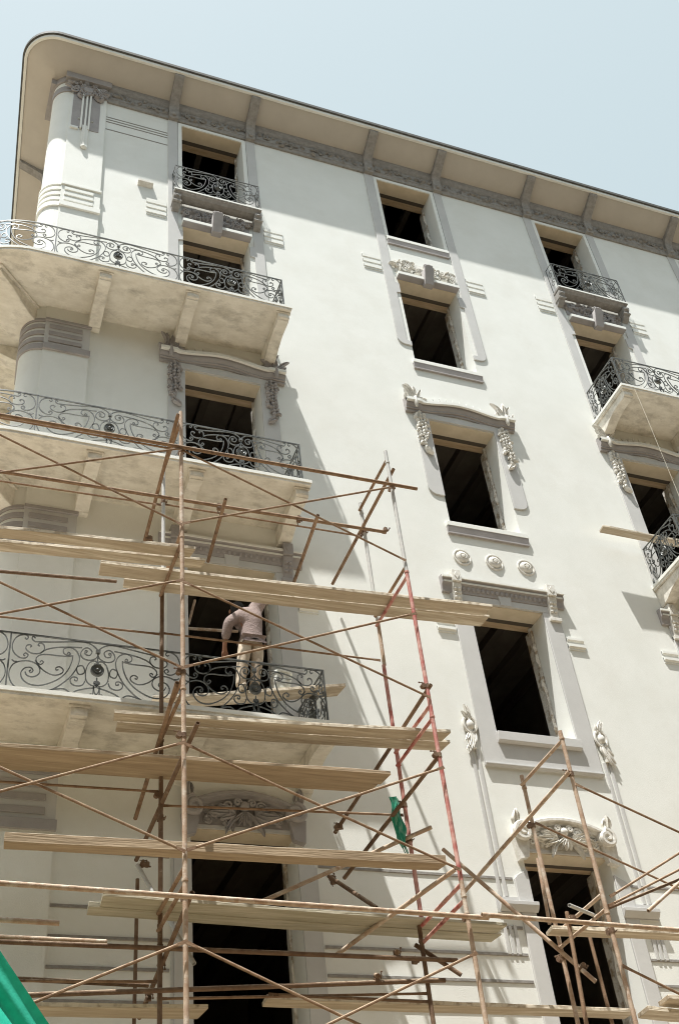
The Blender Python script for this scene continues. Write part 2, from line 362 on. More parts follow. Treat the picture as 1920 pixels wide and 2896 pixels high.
def arch_hood(c, win, z0=16.02, dim=False):
    mt = 'mauve' if dim else 'orn'  # shaded column gets darker carving, its shade painted into the colour
    def zc(x):
        u = (x - c) / .83
        return z0 + (.11 * (math.cos(u * pi) + 1) / 2 if abs(u) < 1 else 0)
    prof = [(0, .25), (-.10, .235), (-.10, .205), (-.13, .175), (-.195, .165), (-.20, .16), (-.20, .115), (-.14, .112), (-.14, .08), (-.125, .045), (-.085, .02), (-.085, -.015), (-.045, -.017), (-.045, -.06), (0, -.062)]
    m = MB(); n = 40; rings = []
    for i in range(n + 1):
        x = c - 1.07 + 2.14 * i / n; e = .03 if abs(x - c) > .80 else 0
        rings.append([(x, y * .66 - (e if y < 0 else 0), zc(x) + dz) for y, dz in prof])
    m.loft(rings); m.build('hood_mould', 'mauve', win)
    m = MB(); m.loft([[(r_[0][0], yy, zc(r_[0][0]) + dz) for yy, dz in ((-.11, .172), (-.148 - e_, .168), (-.148 - e_, .108), (-.11, .104))] for r_, e_ in [(q, .03 if abs(q[0][0] - c) > .80 else 0) for q in rings]]); m.build('hood_fillet', 'wall', win)
    f = MB(); f.face_prism([(c - .92, 15.88), (c - H, 15.875), (c + H, 15.875), (c + .92, 15.88), (c + .92, 16.0), (c - .92, 16.0)], -.03, -.001); f.build('lintel_face', 'trim', win)
    r = random.Random(int(c * 31))
    for s in (-1, 1):
        cr = MB(); x = c + s * .9
        for (dx, dz, ln, a) in ((-.10, .18, .25, 1.9), (.0, .2, .36, 1.65), (.08, .2, .28, 1.35), (-.04, .24, .30, 1.8), (.15, .16, .15, .6), (-.16, .16, .14, 2.6), (.04, .26, .24, 1.5)):
            b = (x + dx * .6, -.06, z0 + dz); cr.leaf(b, (b[0] + math.cos(a) * ln, -.11, b[2] + math.sin(a) * ln), .048, .07, r.uniform(-.6, .6))
        cr.spiral((x + s * -.14, z0 + .23), .06, 1.4, 0, -.11, .018, s); cr.spiral((x + s * .08, z0 + .22), .05, 1.3, pi, -.11, .016, -s)
        cr.blob((x, -.15, z0 + .1), .04, .04, .15)
        cr.build('leaf_crest', mt, win)
    for s in (-1, 1):
        dr = MB()
        for k, (dx, ztop, zlen) in enumerate(((-.07, 15.9, .62), (.0, 15.95, .95), (.07, 15.9, .78))):
            x = c + s * (.82 + dx); nb = int(zlen / .075)
            for i in range(nb):
                z = ztop - i * .078
                dr.blob((x + r.uniform(-.015, .015), -.045, z), .032 * r.uniform(.8, 1.3), .05, .048, r.uniform(-.5, .5), 7, 4)
                if i % 2: dr.leaf((x, -.04, z), (x + r.choice((-1, 1)) * .06, -.05, z - .06), .028, .05)
        dr.spiral((c + s * .78, 15.0), .06, 1.3, .5, -.05, .016, s); dr.leaf((c + s * .85, -.04, 15.05), (c + s * .72, -.05, 14.93), .05, .07)
        dr.build('garland', mt, win)
    fn = MB()
    for i in range(9):
        u0 = -.55 + 1.1 * i / 9 + .008; u1 = -.55 + 1.1 * (i + 1) / 9 - .008; g_ = lambda u, q: (c + u * (1 + .12 * q), z0 + .19 + .13 * math.cos(u * 2) - .05 + q * (.17 + .05 * math.cos(u * 2.4)))
        fn.face_prism([g_(u0, 0), g_(u1, 0), g_(u1, 1), g_(u0, 1)], -.022, 0)
    fn.face_prism([g_(-.55, -.02), g_(-.3, -.02), g_(0, -.02), g_(.3, -.02), g_(.55, -.02), g_(.55, 1.02), g_(.3, 1.02), g_(0, 1.02), g_(-.3, 1.02), g_(-.55, 1.02)], -.006, 0)
    fn.build('voussoir', 'wall', win)

def flat_cornice(c, win, dim=False):
    mt = 'mauve' if dim else 'orn'  # consoles under the balconies carry their shade in a darker colour
    m = MB(); m.side_prism([(0, 12.26), (-.09, 12.245), (-.12, 12.22), (-.12, 12.19), (-.095, 12.175), (-.09, 12.14), (-.09, 12.11), (-.065, 12.09), (-.05, 12.05), (-.04, 11.97), (0, 11.96)], c - 1.06, c + 1.06)
    m.build('cornice', 'mauve', win); m = MB(); m.side_prism([(-.11, 12.226), (-.13, 12.222), (-.13, 12.188), (-.11, 12.186)], c - 1.065, c + 1.065); m.side_prism([(-.08, 12.148), (-.098, 12.146), (-.098, 12.118), (-.08, 12.116)], c - 1.03, c + 1.03); m.build('cornice_fillet', 'wall', win)
    d = MB()
    for i in range(18):
        x = c - .70 + 1.4 * i / 17; d.blob((x, -.05, 12.055), .03, .03, .045, 0, 8, 5)
    d.build('egg_moulding', 'mauve', win)
    for s in (-1, 1):
        b = MB(); x = c + s * .83
        b.box(x - .075, x + .075, -.15, 0, 12.12, 12.33)
        b.prism([(-.045, 12.22), (0, 12.15), (.045, 12.22), (0, 12.30)], lambda p, q, e: (x + p, e, q), -.16, -.148)
        b.side_prism([(0, 12.12), (-.115, 12.118), (-.115, 12.04), (-.085, 12.0), (-.08, 11.9), (-.055, 11.82), (-.05, 11.76), (0, 11.75)], x - .07, x + .07)
        b.box(x - .10, x + .10, -.075, 0, 11.68, 11.74)
        for z in (12.0, 11.93, 11.86): b.blob((x - .03, -.09 + (12 - z) * .22, z), .03, .03, .03); b.blob((x + .03, -.09 + (12 - z) * .22, z), .03, .03, .03)
        b.build('console', mt, win, bevel=.004)
    f = MB(); f.box(c - .93, c + .93, -.03, -.001, 11.845, 11.96); f.prism([(-.09, 11.845), (.09, 11.845), (.115, 12.02), (-.115, 12.02)], lambda p, q, e: (c + p, e, q), -.05, -.03)
    f.build('lintel_face', 'trim', win, bevel=.003)

def scroll_hood(c, win, dim=False):
    mt = 'mauve' if dim else 'orn'  # darker copy for the shaded doorway, shade put into the colour
    def zc(x): return 8.29 - .22 * ((x - c) / .76) ** 2
    prof = [(0, .0), (-.11, -.01), (-.135, -.03), (-.135, -.065), (-.09, -.07), (-.085, -.11), (-.05, -.115), (-.04, -.15), (0, -.155)]
    m = MB(); rings = []
    for i in range(31):
        x = c - .74 + 1.48 * i / 30; rings.append([(x, y, zc(x) + dz) for y, dz in prof])
    m.loft(rings)
    for s in (-1, 1):
        m.spiral((c + s * .63, 8.03), .125, 1.6, pi / 2, -.12, .04, -s, 7); m.lathe((c + s * .63, -.14, 8.03), (0, 1, 0), [(.0, 0), (.05, .0), (.12, .03), (.12, .14)], 18)
        m.face_prism([(c + s * .60, 7.70), (c + s * .74, 7.66), (c + s * .765, 7.95), (c + s * .68, 8.0), (c + s * .55, 7.93)], -.09, 0)
        m.leaf((c + s * .70, -.06, 8.14), (c + s * .77, -.12, 8.31), .05, .07, -s * .5); m.leaf((c + s * .64, -.06, 8.2), (c + s * .63, -.10, 8.32), .022, .05, s * .3)
    m.build('scroll_hood', mt, win)
    o = MB(); r = random.Random(int(c * 17)); o.face_prism([(c - .6, 7.83), (c + .6, 7.83), (c + .55, 8.08), (c, 8.17), (c - .55, 8.08)], -.02, 0)
    for s in (-1, 1):
        for i, a in enumerate((.15, .5, -.2, -.55, .9)):
            b = (c + s * .12, -.06, 8.03 - .02 * i); l = .18 + .06 * (i % 3); o.leaf(b, (b[0] + s * math.cos(a) * l, -.05, b[2] + math.sin(a) * l * .6 - .06), .042, .09, s * -.3)
        o.spiral((c + s * .2, 8.08), .07, 1.6, 0, -.08, .018, s); o.spiral((c + s * .36, 7.98), .055, 1.5, pi, -.07, .016, -s)
        foliage(o, *sorted((c + s * .12, c + s * .5)), 7.86, 8.06, -.02, 9, r, .06, .07)
        o.leaf((c + s * .1, -.05, 7.95), (c + s * .3, -.05, 7.80), .04, .07, s * .4)
    o.blob((c, -.07, 8.08), .07, .07, .07); o.spiral((c - .09, 8.12), .05, 1.4, 0, -.1, .016, 1); o.spiral((c + .09, 8.12), .05, 1.4, pi, -.1, .016, -1)
    for a in (-1.57, -1.1, -2.05, -.6, -2.5): o.leaf((c, -.06, 8.0), (c + .17 * math.cos(a), -.05, 8.0 + .17 * math.sin(a)), .03, .07)
    o.build('carved_cartouche', mt, win)
    f = MB(); f.box(c - .62, c + .62, -.03, -.001, 7.80, 7.84); f.build('lintel_face', 'trim', win)

for c in COLS:
    sunk = c in (C1, C3)
    for f in (6, 5, 4, 3, 2):
        w_ = window(c, f, sunk and f != 2)
        if f == 6:
            top_frame(c, w_)
            if not sunk: sill(w_, c, BOT[c][6], .70, .10)
        if f == 5:
            upper_surround(c, w_, sunk)
            if not sunk: sill(w_, c, BOT[c][5])
        if f == 4:
            arch_hood(c, w_, 16.02, c == C1)
            for s in (-1, 1):
                p = MB(); p.face_prism(band_poly(c, s, .925, H, 15.9, 14.03 if not sunk else 12.79, H), -.028, 0)
                p.build('surround', 'trim', w_, bevel=.004)
            if not sunk: sill(w_, c, BOT[c][4], .74, .12)
        if f == 3:
            flat_cornice(c, w_, c == C1)
            p = MB(); zb = 9.02 if not sunk else 8.79
            if sunk:
                p.box(c - .93, c - H, -.03, 0, zb, 11.84); p.build('surround', 'trim', w_, bevel=.003); p = MB(); p.box(c + H, c + .93, -.03, 0, zb, 11.84)
            if not sunk:
                p.face_prism([(c - .93, 9.02), (c + .93, 9.02), (c + .93, 11.84), (c + H, 11.84), (c + H, 9.555), (c - H, 9.555), (c - H, 11.84), (c - .93, 11.84)], -.03, 0)
                p.side_prism([(-.03, 9.06), (-.06, 9.055), (-.06, 9.035), (-.03, 9.0)], c - .93, c + .93)
            p.build('surround', 'trim', w_, bevel=.003)
            if not sunk:
                q = MB(); q.side_prism([(-.03, 9.55), (-.09, 9.545), (-.09, 9.41), (-.07, 9.40), (-.03, 9.385)], c - .665, c + .665); q.build('sill', 'trim', w_, bevel=.004)
        if f == 2:
            scroll_hood(c, w_, c == C1)
            for s in (-1, 1):
                p = MB(); p.face_prism([(c + s * H, 0), (c + s * .85, 0), (c + s * .85, 7.42), (c + s * .80, 7.47), (c + s * H, 7.55)], -.035, 0)
                if not c == C1:
                    p.side_prism([(-.035, 7.10), (-.11, 7.095), (-.11, 7.05), (-.07, 7.0), (-.035, 6.98)], *sorted((c + s * .62, c + s * 1.15)))
                    p.box(*sorted((c + s * .85, c + s * 1.17)), -.02, 0, 6.97, 7.18)
                else: p.box(*sorted((c + s * .85, c + s * .88)), -.02, 0, 0, 7.4)
                p.build('surround', 'trim', w_, bevel=.004)
    grooves(c)
    if not sunk:
        for i in (-1, 0, 1):
            d = MB(); d.lathe((c + i * .57, 0, 12.74), (0, -1, 0), [(.158, 0), (.158, .014), (.15, .022), (.136, .022), (.130, .004), (.112, .004), (.104, .026), (.078, .046), (.054, .050), (.050, .032), (.034, .032), (.029, .058), (.001, .062)], 28)
            d.build('rosette', 'orn', BLD)
    if c != C1:
        for s in (-1, 1):
            if c == C3 and s < 0: pass
            x = c + s * 1.05; o = MB(); r = random.Random(int(x * 100))
            if not sunk:
                o.face_prism([(x + .10 * math.cos(t), 9.63 + .13 * math.sin(t)) for t in [2 * pi * i / 16 for i in range(16)]], -.02, 0)
                o.path([(x + .095 * math.cos(t), -.03, 9.63 + .13 * math.sin(t)) for t in [2 * pi * i / 24 for i in range(25)]], .022, 6); o.blob((x, -.025, 9.62), .062, .06, .082, 0, 12, 8)
                for a, l in ((1.57, .20), (1.15, .17), (2.0, .22), (.75, .12), (2.4, .12)): o.leaf((x + .03 * math.cos(a), -.02, 9.72), (x + .05 * math.cos(a) + .04 * math.sin(l * 40), -.04, 9.72 + l), .03, .035, .25 * s)
                for a, l in ((-1.57, .36), (-1.2, .30), (-1.95, .32), (-.8, .18), (-2.3, .18)): o.leaf((x + .05 * math.cos(a), -.02, 9.52), (x + .11 * math.cos(a), -.04, 9.52 - l), .03, .035, -.3 * s)
                o.path([(x, -.02, 9.75), (x, -.03, 9.25)], .03, 6)
                o.build('oval_plaque', 'orn', BLD)
                for dxs, wd, za, zc in (((-.065, .02), .045, 7.18, 9.25), ((-.09, -.02, .05), .04, 6.46, 6.82)):
                    for dx in dxs:
                        st = MB(); st.box(x + dx, x + dx + wd, -.022, 0, za, zc); st.build('flute_strip', 'trim', BLD, smooth=False, bevel=.003)
    for s in (-1, 1):
        pl = MB(); a, b = sorted((c + s * .96, c + s * 1.25))
        for z in (11.42, 11.30): pl.side_prism([(0, z), (-.04, z - .004), (-.04, z - .05), (-.012, z - .075), (0, z - .08)], a, b)
        pl.box(a, b, -.012, 0, 11.2, 11.44); pl.build('banded_block', 'wall', BLD)

# rusticated base lines
for z in (7.42, 6.79, 6.46, 6.14, 5.8):
    for a, b in ((1.66, C1 - .9), (C1 + .9, C2 - .87), (C2 + .87, C3 - .87), (C3 + .87, C4 - .87)):
        ln = MB(); ln.side_prism([(0, z + .02), (-.012, z + .018), (-.012, z - .012), (0, z - .018)], a, b)
        ln.build('string_course', 'dim', BLD, smooth=False)
nb = MB(); nb.side_prism([(0, 21.03), (-.10, 21.02), (-.10, 20.96), (-.03, 20.93), (0, 20.92)], 2.33, 2.62); nb.build('stone_stub', 'orn', BLD)
for z in (23.10, 23.01, 22.92, 22.64):
    ls = MB(); ls.side_prism([(0, z + .012), (-.008, z + .01), (-.008, z - .01), (0, z - .012)], 1.66, C1 - .94)
    ls.build('string_course', 'dim', BLD, smooth=False)

# corner pier with banding and hanging panel
def cornerline(off, n=10, x_end=1.64):
    """plan outline of the rounded corner pushed out by off, from the front face round to the side"""
    p = [(x_end, -off)]
    for i in range(n + 1):
        a = pi / 2 * i / n
        p.append((.95 - (.3 + off) * math.sin(a), .3 - (.3 + off) * math.cos(a)))
    p.append((.65 - off + T * .5, .8)); return p
def ring_band(mb, z0, z1, o0, o1, x_end=1.64):
    a = cornerline(o0, x_end=x_end); b = cornerline(o1, x_end=x_end); n = len(a)
    vs = [(x, y, z) for z in (z0, z1) for ps in (a, b) for x, y in ps]; fs = []
    for i in range(n - 1):
        fs += [(n + i, n + i + 1, 3 * n + i + 1, 3 * n + i), (i, n + i, n + i + 1, i + 1)[::-1], (2 * n + i, 3 * n + i, 3 * n + i + 1, 2 * n + i + 1)]
    fs += [(0, n, 3 * n, 2 * n), (n - 1, 3 * n - 1, 4 * n - 1, 2 * n - 1)]
    mb.add(vs, fs)
pr = MB(); ring_band(pr, 0, 24.3, 0, .035, x_end=1.0); pr.box(.935, 1.64, -.06, -.001, 0, 24.3); PIER = pr.build('corner_pier', 'wall', BLD)
for (z0, z1) in ((19.55, 20.28), (15.62, 16.36), (11.60, 12.34), (7.60, 8.34)):
    bt_, ml = ('wall', 'wall') if z0 > 19 else ('trim', 'mauve')  # lit top band in wall colour, shade of the lower ones painted in
    for za, zb_, o1 in ((z0, z0 + .13, .085), (z1 - .06, z1, .085)):
        bd = MB(); ring_band(bd, za, zb_, .035, o1 - .02, .96); bd.box(.93, 1.66, -o1 - .015, -.058, za, zb_); bd.build('band_moulding', ml, PIER, bevel=.004)
    bd = MB(); bd.box(.935, 1.645, -.068, -.058, z0 + .131, z1 - .061); bd.build('banded_block', bt_, PIER, smooth=False)
    for k in range(3):
        zz = z0 + .19 + k * .165
        bl = MB(); ring_band(bl, zz, zz + .085, .035, .062, .93); bl.build('band_line', ml, PIER)
        bl = MB(); bl.box(1.0, 1.52, -.088, -.067, zz, zz + .085); bl.build('band_line', ml, PIER, bevel=.004)
hp = MB(); hp.box(.98, 1.52, -.072, -.058, 22.3, 23.62); hp.build('hanging_panel', 'mauve', PIER, smooth=False, bevel=.004)
tg = MB()
for dx in (-.10, -.02, .05): tg.box(1.25 + dx, 1.25 + dx + .035, -.115, -.07, 22.25 if dx != -.02 else 21.6, 23.62)
tg.box(1.20, 1.32, -.10, -.05, 21.62, 22.4); tg.blob((1.26, -.09, 21.62), .06, .05, .04)
for z in (22.6, 22.6): tg.blob((1.12, -.08, 22.62), .02, .02, .025); tg.blob((1.38, -.08, 22.62), .02, .02, .025)
tg.box(.97, 1.12, -.10, -.05, 22.22, 22.29); tg.build('pendant_strip', 'wall', PIER, bevel=.004)
cp = MB(); ring_band(cp, 23.62, 23.82, .034, .055, .96); cp.box(.93, 1.66, -.085, -.058, 23.62, 23.86); ring_band(cp, 24.0, 24.30, .034, .07, .96); cp.box(.79, 1.71, -.155, .02, 24.02, 24.30); cp.box(.53, .68, .10, .95, 24.02, 24.30); cp.build('capital_band', 'mauve', PIER)
oc = MB(); r = random.Random(3); oc.lathe((1.25, -.09, 23.70), (0, -1, 0), [(.17, 0), (.17, .03), (.14, .05), (.11, .03), (.09, .06), (.001, .07)], 22)
foliage(oc, .93, 1.62, 23.42, 23.95, -.09, 26, r, .06, .09)
for x in (1.0, 1.5): oc.spiral((x, 23.62), .10, 1.7, 0, -.11, .022, 1)
oc.build('carved_capital', 'mauve', PIER)

# frieze under the eave, eave slab, brackets
fz = MB(); xx = [1.7, 20.]
fz.side_prism([(0, 23.64), (-.04, 23.64), (-.05, 23.70), (-.06, 23.72), (-.06, 23.98), (-.10, 24.02), (-.12, 24.12), (-.12, 24.22), (0, 24.22)], 1.66, 20)
FR = fz.build('frieze', 'dim', BLD)
fo = MB(); r = random.Random(11); fo.box(1.70, 19.9, -.068, -.061, 23.73, 23.97)
foliage(fo, 1.75, 19.8, 23.74, 23.96, -.065, 170, r, .05, .075)
fo.build('carved_frieze_band', 'dim', FR)
def eaveline(off):
    p = [(20., -off)]; rr = .62 - (.68 - off)
    for i in range(13):
        a = pi / 2 * i / 12; p.append((.57 - rr * math.sin(a), -.06 - rr * math.cos(a)))
    p.append((.57 - rr + T * 9.1, 9.)); return p
def eave_ring(mb, prof):
    lines = [[(x, y, z) for x, y in eaveline(o)] for o, z in prof]
    n = len(lines[0]); vs = [p for l in lines for p in l]; fs = []
    for k in range(len(lines) - 1):
        for i in range(n - 1): fs.append((k * n + i, k * n + i + 1, (k + 1) * n + i + 1, (k + 1) * n + i))
    mb.add(vs, fs)
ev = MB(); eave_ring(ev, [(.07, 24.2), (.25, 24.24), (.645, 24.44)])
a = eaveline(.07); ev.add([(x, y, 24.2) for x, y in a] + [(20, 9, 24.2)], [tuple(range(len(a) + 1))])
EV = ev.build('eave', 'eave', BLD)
ef = MB(); eave_ring(ef, [(.645, 24.42), (.70, 24.42), (.70, 24.50), (.66, 24.50)]); ef.build('fascia', 'wall', EV, smooth=False)
er = MB(); eave_ring(er, [(.69, 24.505), (.74, 24.505), (.74, 24.585), (.6, 24.6)]); b_ = eaveline(.6); er.add([(x, y, 24.6) for x, y in b_] + [(20, 9, 24.6)], [tuple(range(len(b_) + 1))])
er.build('roof_covering', 'roofedge', EV, smooth=False)
prof = [(0, 23.60), (-.10, 23.62), (-.13, 23.72), (-.13, 23.95), (-.17, 24.05), (-.30, 24.14), (-.52, 24.27), (-.63, 24.33), (-.655, 24.36), (-.655, 24.46), (-.3, 24.30), (0, 24.24)]
for c in COLS:
    for s in (-1, 1):
        b = MB(); b.side_prism(prof, c + s * .83 - .10, c + s * .83 + .10); b.blob((c + s * .83, -.13, 23.72), .06, .04, .06)
        b.build('eave_bracket', 'dim', BLD, bevel=.006)
for yy in (2.35, 5.2):
    b = MB(); xw = .65 + T * yy
    b.prism([(p[0], p[1]) for p in prof], lambda q, z, d: (xw + q, yy + d, z), -.09, .09); b.build('eave_bracket', 'dim', BLD, bevel=.006)

# ------------------------------------------------------------------ wrought-iron panel, traced as a half panel (u 0 = post, 1 = middle; v 0..1 up)
def tz(pts):
    out = []
    for x, y in pts:
        top = 125 + (x - 115) * .114; xs_ = 118 - (y - 125) * .10
        out.append(((x - xs_) / (910 - 118 + (y - top) * .02), 1 - (y - top) / 535.))
    return out
HALF = [tz(p) for p in (
 [(330, 178), (312, 160), (300, 178), (318, 205), (350, 212), (500, 212), (700, 205), (800, 215), (860, 250), (895, 292), (908, 312)],
 [(238, 175), (252, 188), (268, 170), (250, 148), (205, 148), (155, 178), (124, 250), (138, 318), (190, 366), (240, 370), (264, 342), (240, 322), (224, 340), (238, 350)],
 [(282, 264), (296, 256), (280, 242), (252, 250), (246, 285), (290, 322), (360, 326), (405, 292), (405, 242), (372, 224), (352, 244), (368, 254)],
 [(368, 326), (430, 285), (520, 265), (620, 260), (748, 262)],
 [(785, 312), (796, 298), (778, 290), (775, 325), (815, 338), (838, 300), (800, 264), (757, 280), (733, 330), (760, 372), (820, 386), (872, 366), (898, 322)],
 [(612, 326), (626, 310), (640, 328), (612, 338), (580, 318), (582, 280), (618, 262), (662, 270), (702, 305), (722, 370), (700, 450), (640, 540), (560, 610), (480, 660), (392, 688)],
 [(662, 340), (652, 400), (610, 490), (540, 560), (450, 605), (350, 628), (260, 610), (208, 560), (200, 505), (235, 465), (284, 460), (306, 490), (286, 508), (272, 492), (288, 484)],
 [(652, 345), (600, 350), (520, 344), (430, 334), (370, 340), (335, 370), (340, 412), (372, 430), (398, 410), (382, 394), (368, 408)],
 [(326, 390), (370, 460), (430, 510), (500, 532), (560, 512), (572, 480), (542, 452), (508, 462), (512, 484), (530, 478)],
 [(195, 668), (130, 622), (96, 545), (106, 470), (152, 415), (240, 396), (312, 412), (356, 450), (366, 495), (345, 530), (300, 548), (252, 534), (236, 500)],
 [(120, 385), (140, 402), (165, 404)],
 [(195, 668), (300, 690), (400, 686), (480, 664), (570, 658), (612, 682), (634, 706)],
 [(590, 704), (604, 692), (612, 712)], [(634, 706), (662, 688), (700, 672), (780, 656), (860, 645), (892, 606)], [(688, 706), (672, 700), (664, 718)],
 [(765, 584), (742, 622), (690, 632), (645, 612), (632, 572), (660, 548), (696, 556), (694, 582), (672, 580), (676, 566)],
 [(768, 570), (772, 560)],
 [(876, 432), (862, 420), (852, 436), (874, 446), (892, 420), (868, 396), (835, 396), (800, 424), (774, 492), (772, 560), (790, 602), (832, 630), (872, 622), (880, 600), (852, 590), (842, 608), (856, 614)],
 [(730, 438), (700, 450), (694, 485), (708, 518), (732, 522), (758, 510), (764, 478), (750, 444), (730, 438)],
 [(892, 640), (882, 690), (850, 725), (815, 722), (806, 708), (822, 706)], [(893, 640), (890, 735)])]
def panel(mb, P, L0, L1, zb, h, rad=.0088, mirror=True, k=3, face=1.):
    """draw one scroll panel along path parameter L0..L1; P(l, z) gives the 3-D point"""
    mid = (L0 + L1) / 2
    for half in HALF:
        pts = catmull([(u, v, 0) for u, v in half], k)
        mb.path([P(L0 + (mid - L0) * p.x, zb + h * p.y) for p in pts], rad, 4)
        if mirror: mb.path([P(L1 - (L1 - mid) * p.x, zb + h * p.y) for p in pts], rad, 4)
    mb.path([P(mid, zb + h * q) for q in (.81, .60)], .008, 6); mb.path([P(mid, zb + h * q) for q in (.36, .24)], .009, 6)
    a = Vector(P(mid - .02, zb + h * .49)); b = Vector(P(mid + .02, zb + h * .49)); t = (b - a).normalized(); nrm = Vector((t.y, -t.x, 0))
    c = (a + b) / 2
    for sg in (1, -1):
        mb.lathe(c, nrm * sg, [(.075, -.001), (.078, .012), (.07, .024), (.062, .016), (.046, .014), (.04, .03), (.03, .022), (.02, .024), (.012, .036), (.001, .04)], 18)
    c2 = Vector(P(mid, zb + h * .835)); mb.box(c2.x - .026, c2.x + .026, c2.y - .018, c2.y + .018, c2.z - .022, c2.z + .022)
def rail(name, parent, P, marks, zb, h, rad=.0088, posts=True, lab=None):
    mb = MB(); L0, L1 = marks[0], marks[-1]; n = max(8, int((L1 - L0) / .12))
    for q, rr in ((h, .013), (.012, .009)): mb.path([P(L0 + (L1 - L0) * i / n, zb + q) for i in range(n + 1)], rr, 4)
    for a, b in zip(marks[:-1], marks[1:]): panel(mb, P, a, b, zb, h, rad)
    for l in marks:
        mb.path([P(l, zb - .02), P(l, zb + h)], .013, 4)
    return mb.build(name, 'iron', parent)
def poly_path(pts):
    pts = [Vector((x, y, 0)) for x, y in pts]; acc = [0.]
    for a, b in zip(pts[:-1], pts[1:]): acc.append(acc[-1] + (b - a).length)
    def P(l, z):
        for i in range(len(acc) - 1):
            if l <= acc[i + 1] or i == len(acc) - 2:
                f = (l - acc[i]) / max(acc[i + 1] - acc[i], 1e-9); q = pts[i].lerp(pts[i + 1], f); return (q.x, q.y, z)
    return P, acc

# corner balconies (rounded plan) on three floors
def balc_line(off):
    """plan edge of the slab, set in by off; starts at the wall on the right and runs round the corner"""
    R0 = 1.5 - off; p = [(4.76 - off, 0.), (4.76 - off, -1.05 + off), (.62, -1.05 + off)]
    for i in range(1, 19):
        a = pi / 2 * i / 18; p.append((.62 - R0 * math.sin(a), .45 - R0 * math.cos(a)))
    p.append((.62 - R0 + T * 2.4, 2.9)); return p
BRK = [(0, 0.), (-.955, 0.), (-.97, -.01), (-.97, -.13), (-.93, -.145), (-.93, -.165), (-.80, -.16), (-.66, -.155), (-.52, -.175), (-.38, -.22), (-.26, -.28), (-.17, -.315), (-.10, -.33), (-.10, -.345), (0, -.35)]
def bracket(parent, x0, x1, zb):
    b = MB(); b.side_prism([(y, zb + z) for y, z in BRK], x0, x1); b.side_prism([(-.99, zb - .03), (-.99, zb), (-.95, zb), (-.95, zb - .03)], x0 - .025, x1 + .025)
    b.box(x0 + .04, x1 - .04, -.977, -.965, zb - .115, zb - .035)
    b.build('bracket', 'soffit', parent, bevel=.008)
for f in (5, 4, 3):
    zt = LV[f]; zb = zt - .09
    s = MB(); o = balc_line(0.); n = len(o)
    top = [(x, y, zt) for x, y in o] + [(.65 + T * 2.6, 2.9, zt), (.65, .3, zt), (.95, 0, zt)]; bot = [(x, y, z - .09) for x, y, z in top]
    m = len(top); s.add(top + bot, [tuple(range(m)), tuple(range(2 * m - 1, m - 1, -1))] + [(i, i + 1, m + i + 1, m + i) for i in range(n - 1)] + [(n - 1, n, m + n, m + n - 1)])
    BA = s.build('balcony', 'soffit', BLD, smooth=False)
    e = MB(); oi = balc_line(-.014); oo = balc_line(.02); k = len(oi); vs = [(x, y, z) for ps, zs in ((oi, (zt + .004, zt - .05)), (oo, (zt + .004, zt - .05))) for z in zs for x, y in ps]
    fs = []
    for i in range(k - 1): fs += [(i, i + 1, k + i + 1, k + i), (i, i + 1, 2 * k + i + 1, 2 * k + i), (k + i, k + i + 1, 3 * k + i + 1, 3 * k + i)]
    e.add(vs, fs); e.build('slab_nosing', 'wall', BA)
    for x0 in (1.60, 3.01, 4.55): bracket(BA, x0, x0 + .19, zb - .002)
    # broad corbel on the diagonal under the rounded corner
    cb = MB(); dv = Vector((-1, -1, 0)).normalized(); sv = Vector((1, -1, 0)).normalized(); base = Vector((.55, .15, 0))
    pf = [(-.25, 0), (.86, 0), (.86, -.10), (.80, -.14), (.55, -.17), (.35, -.26), (.2, -.31), (.1, -.34), (-.25, -.36)]
    cb.prism(pf, lambda q, z, d: tuple(base + dv * q + sv * d + Vector((0, 0, zb - .004 + z))), -.27, .27)
    cb.prism([(-.25, 0), (.90, 0), (.90, -.045), (-.25, -.045)], lambda q, z, d: tuple(base + dv * q + sv * d + Vector((0, 0, zb - .002 + z))), -.31, .31)
    cb.build('corner_corbel', 'soffit', BA, bevel=.012)
    for yy in (1.05, 2.5):
        sb = MB(); xw = .65 + T * yy; sb.prism(BRK, lambda q, z, d: (xw + q, yy + d, zb - .002 + z), -.12, .12); sb.build('bracket', 'soffit', BA, bevel=.008)
    P, acc = poly_path(balc_line(.06)); x_of = lambda x: acc[1] + (4.70 - x)
    mk = [x_of(4.66), x_of(2.86), x_of(.875), x_of(.875) + 1.95, x_of(.875) + 3.9]
    rail('railing', BA, P, mk, zt + .01, .755)
    P2 = lambda l, z: (4.66, -l, z)
    mb = MB(); panel(mb, P2, .03, 1.0, zt + .01, .755, .0088); mb.path([P2(0, zt + .765), P2(1.0, zt + .765)], .013, 4); mb.path([P2(0, zt + .02), P2(1.0, zt + .02)], .009, 4); mb.build('railing', 'iron', BA)

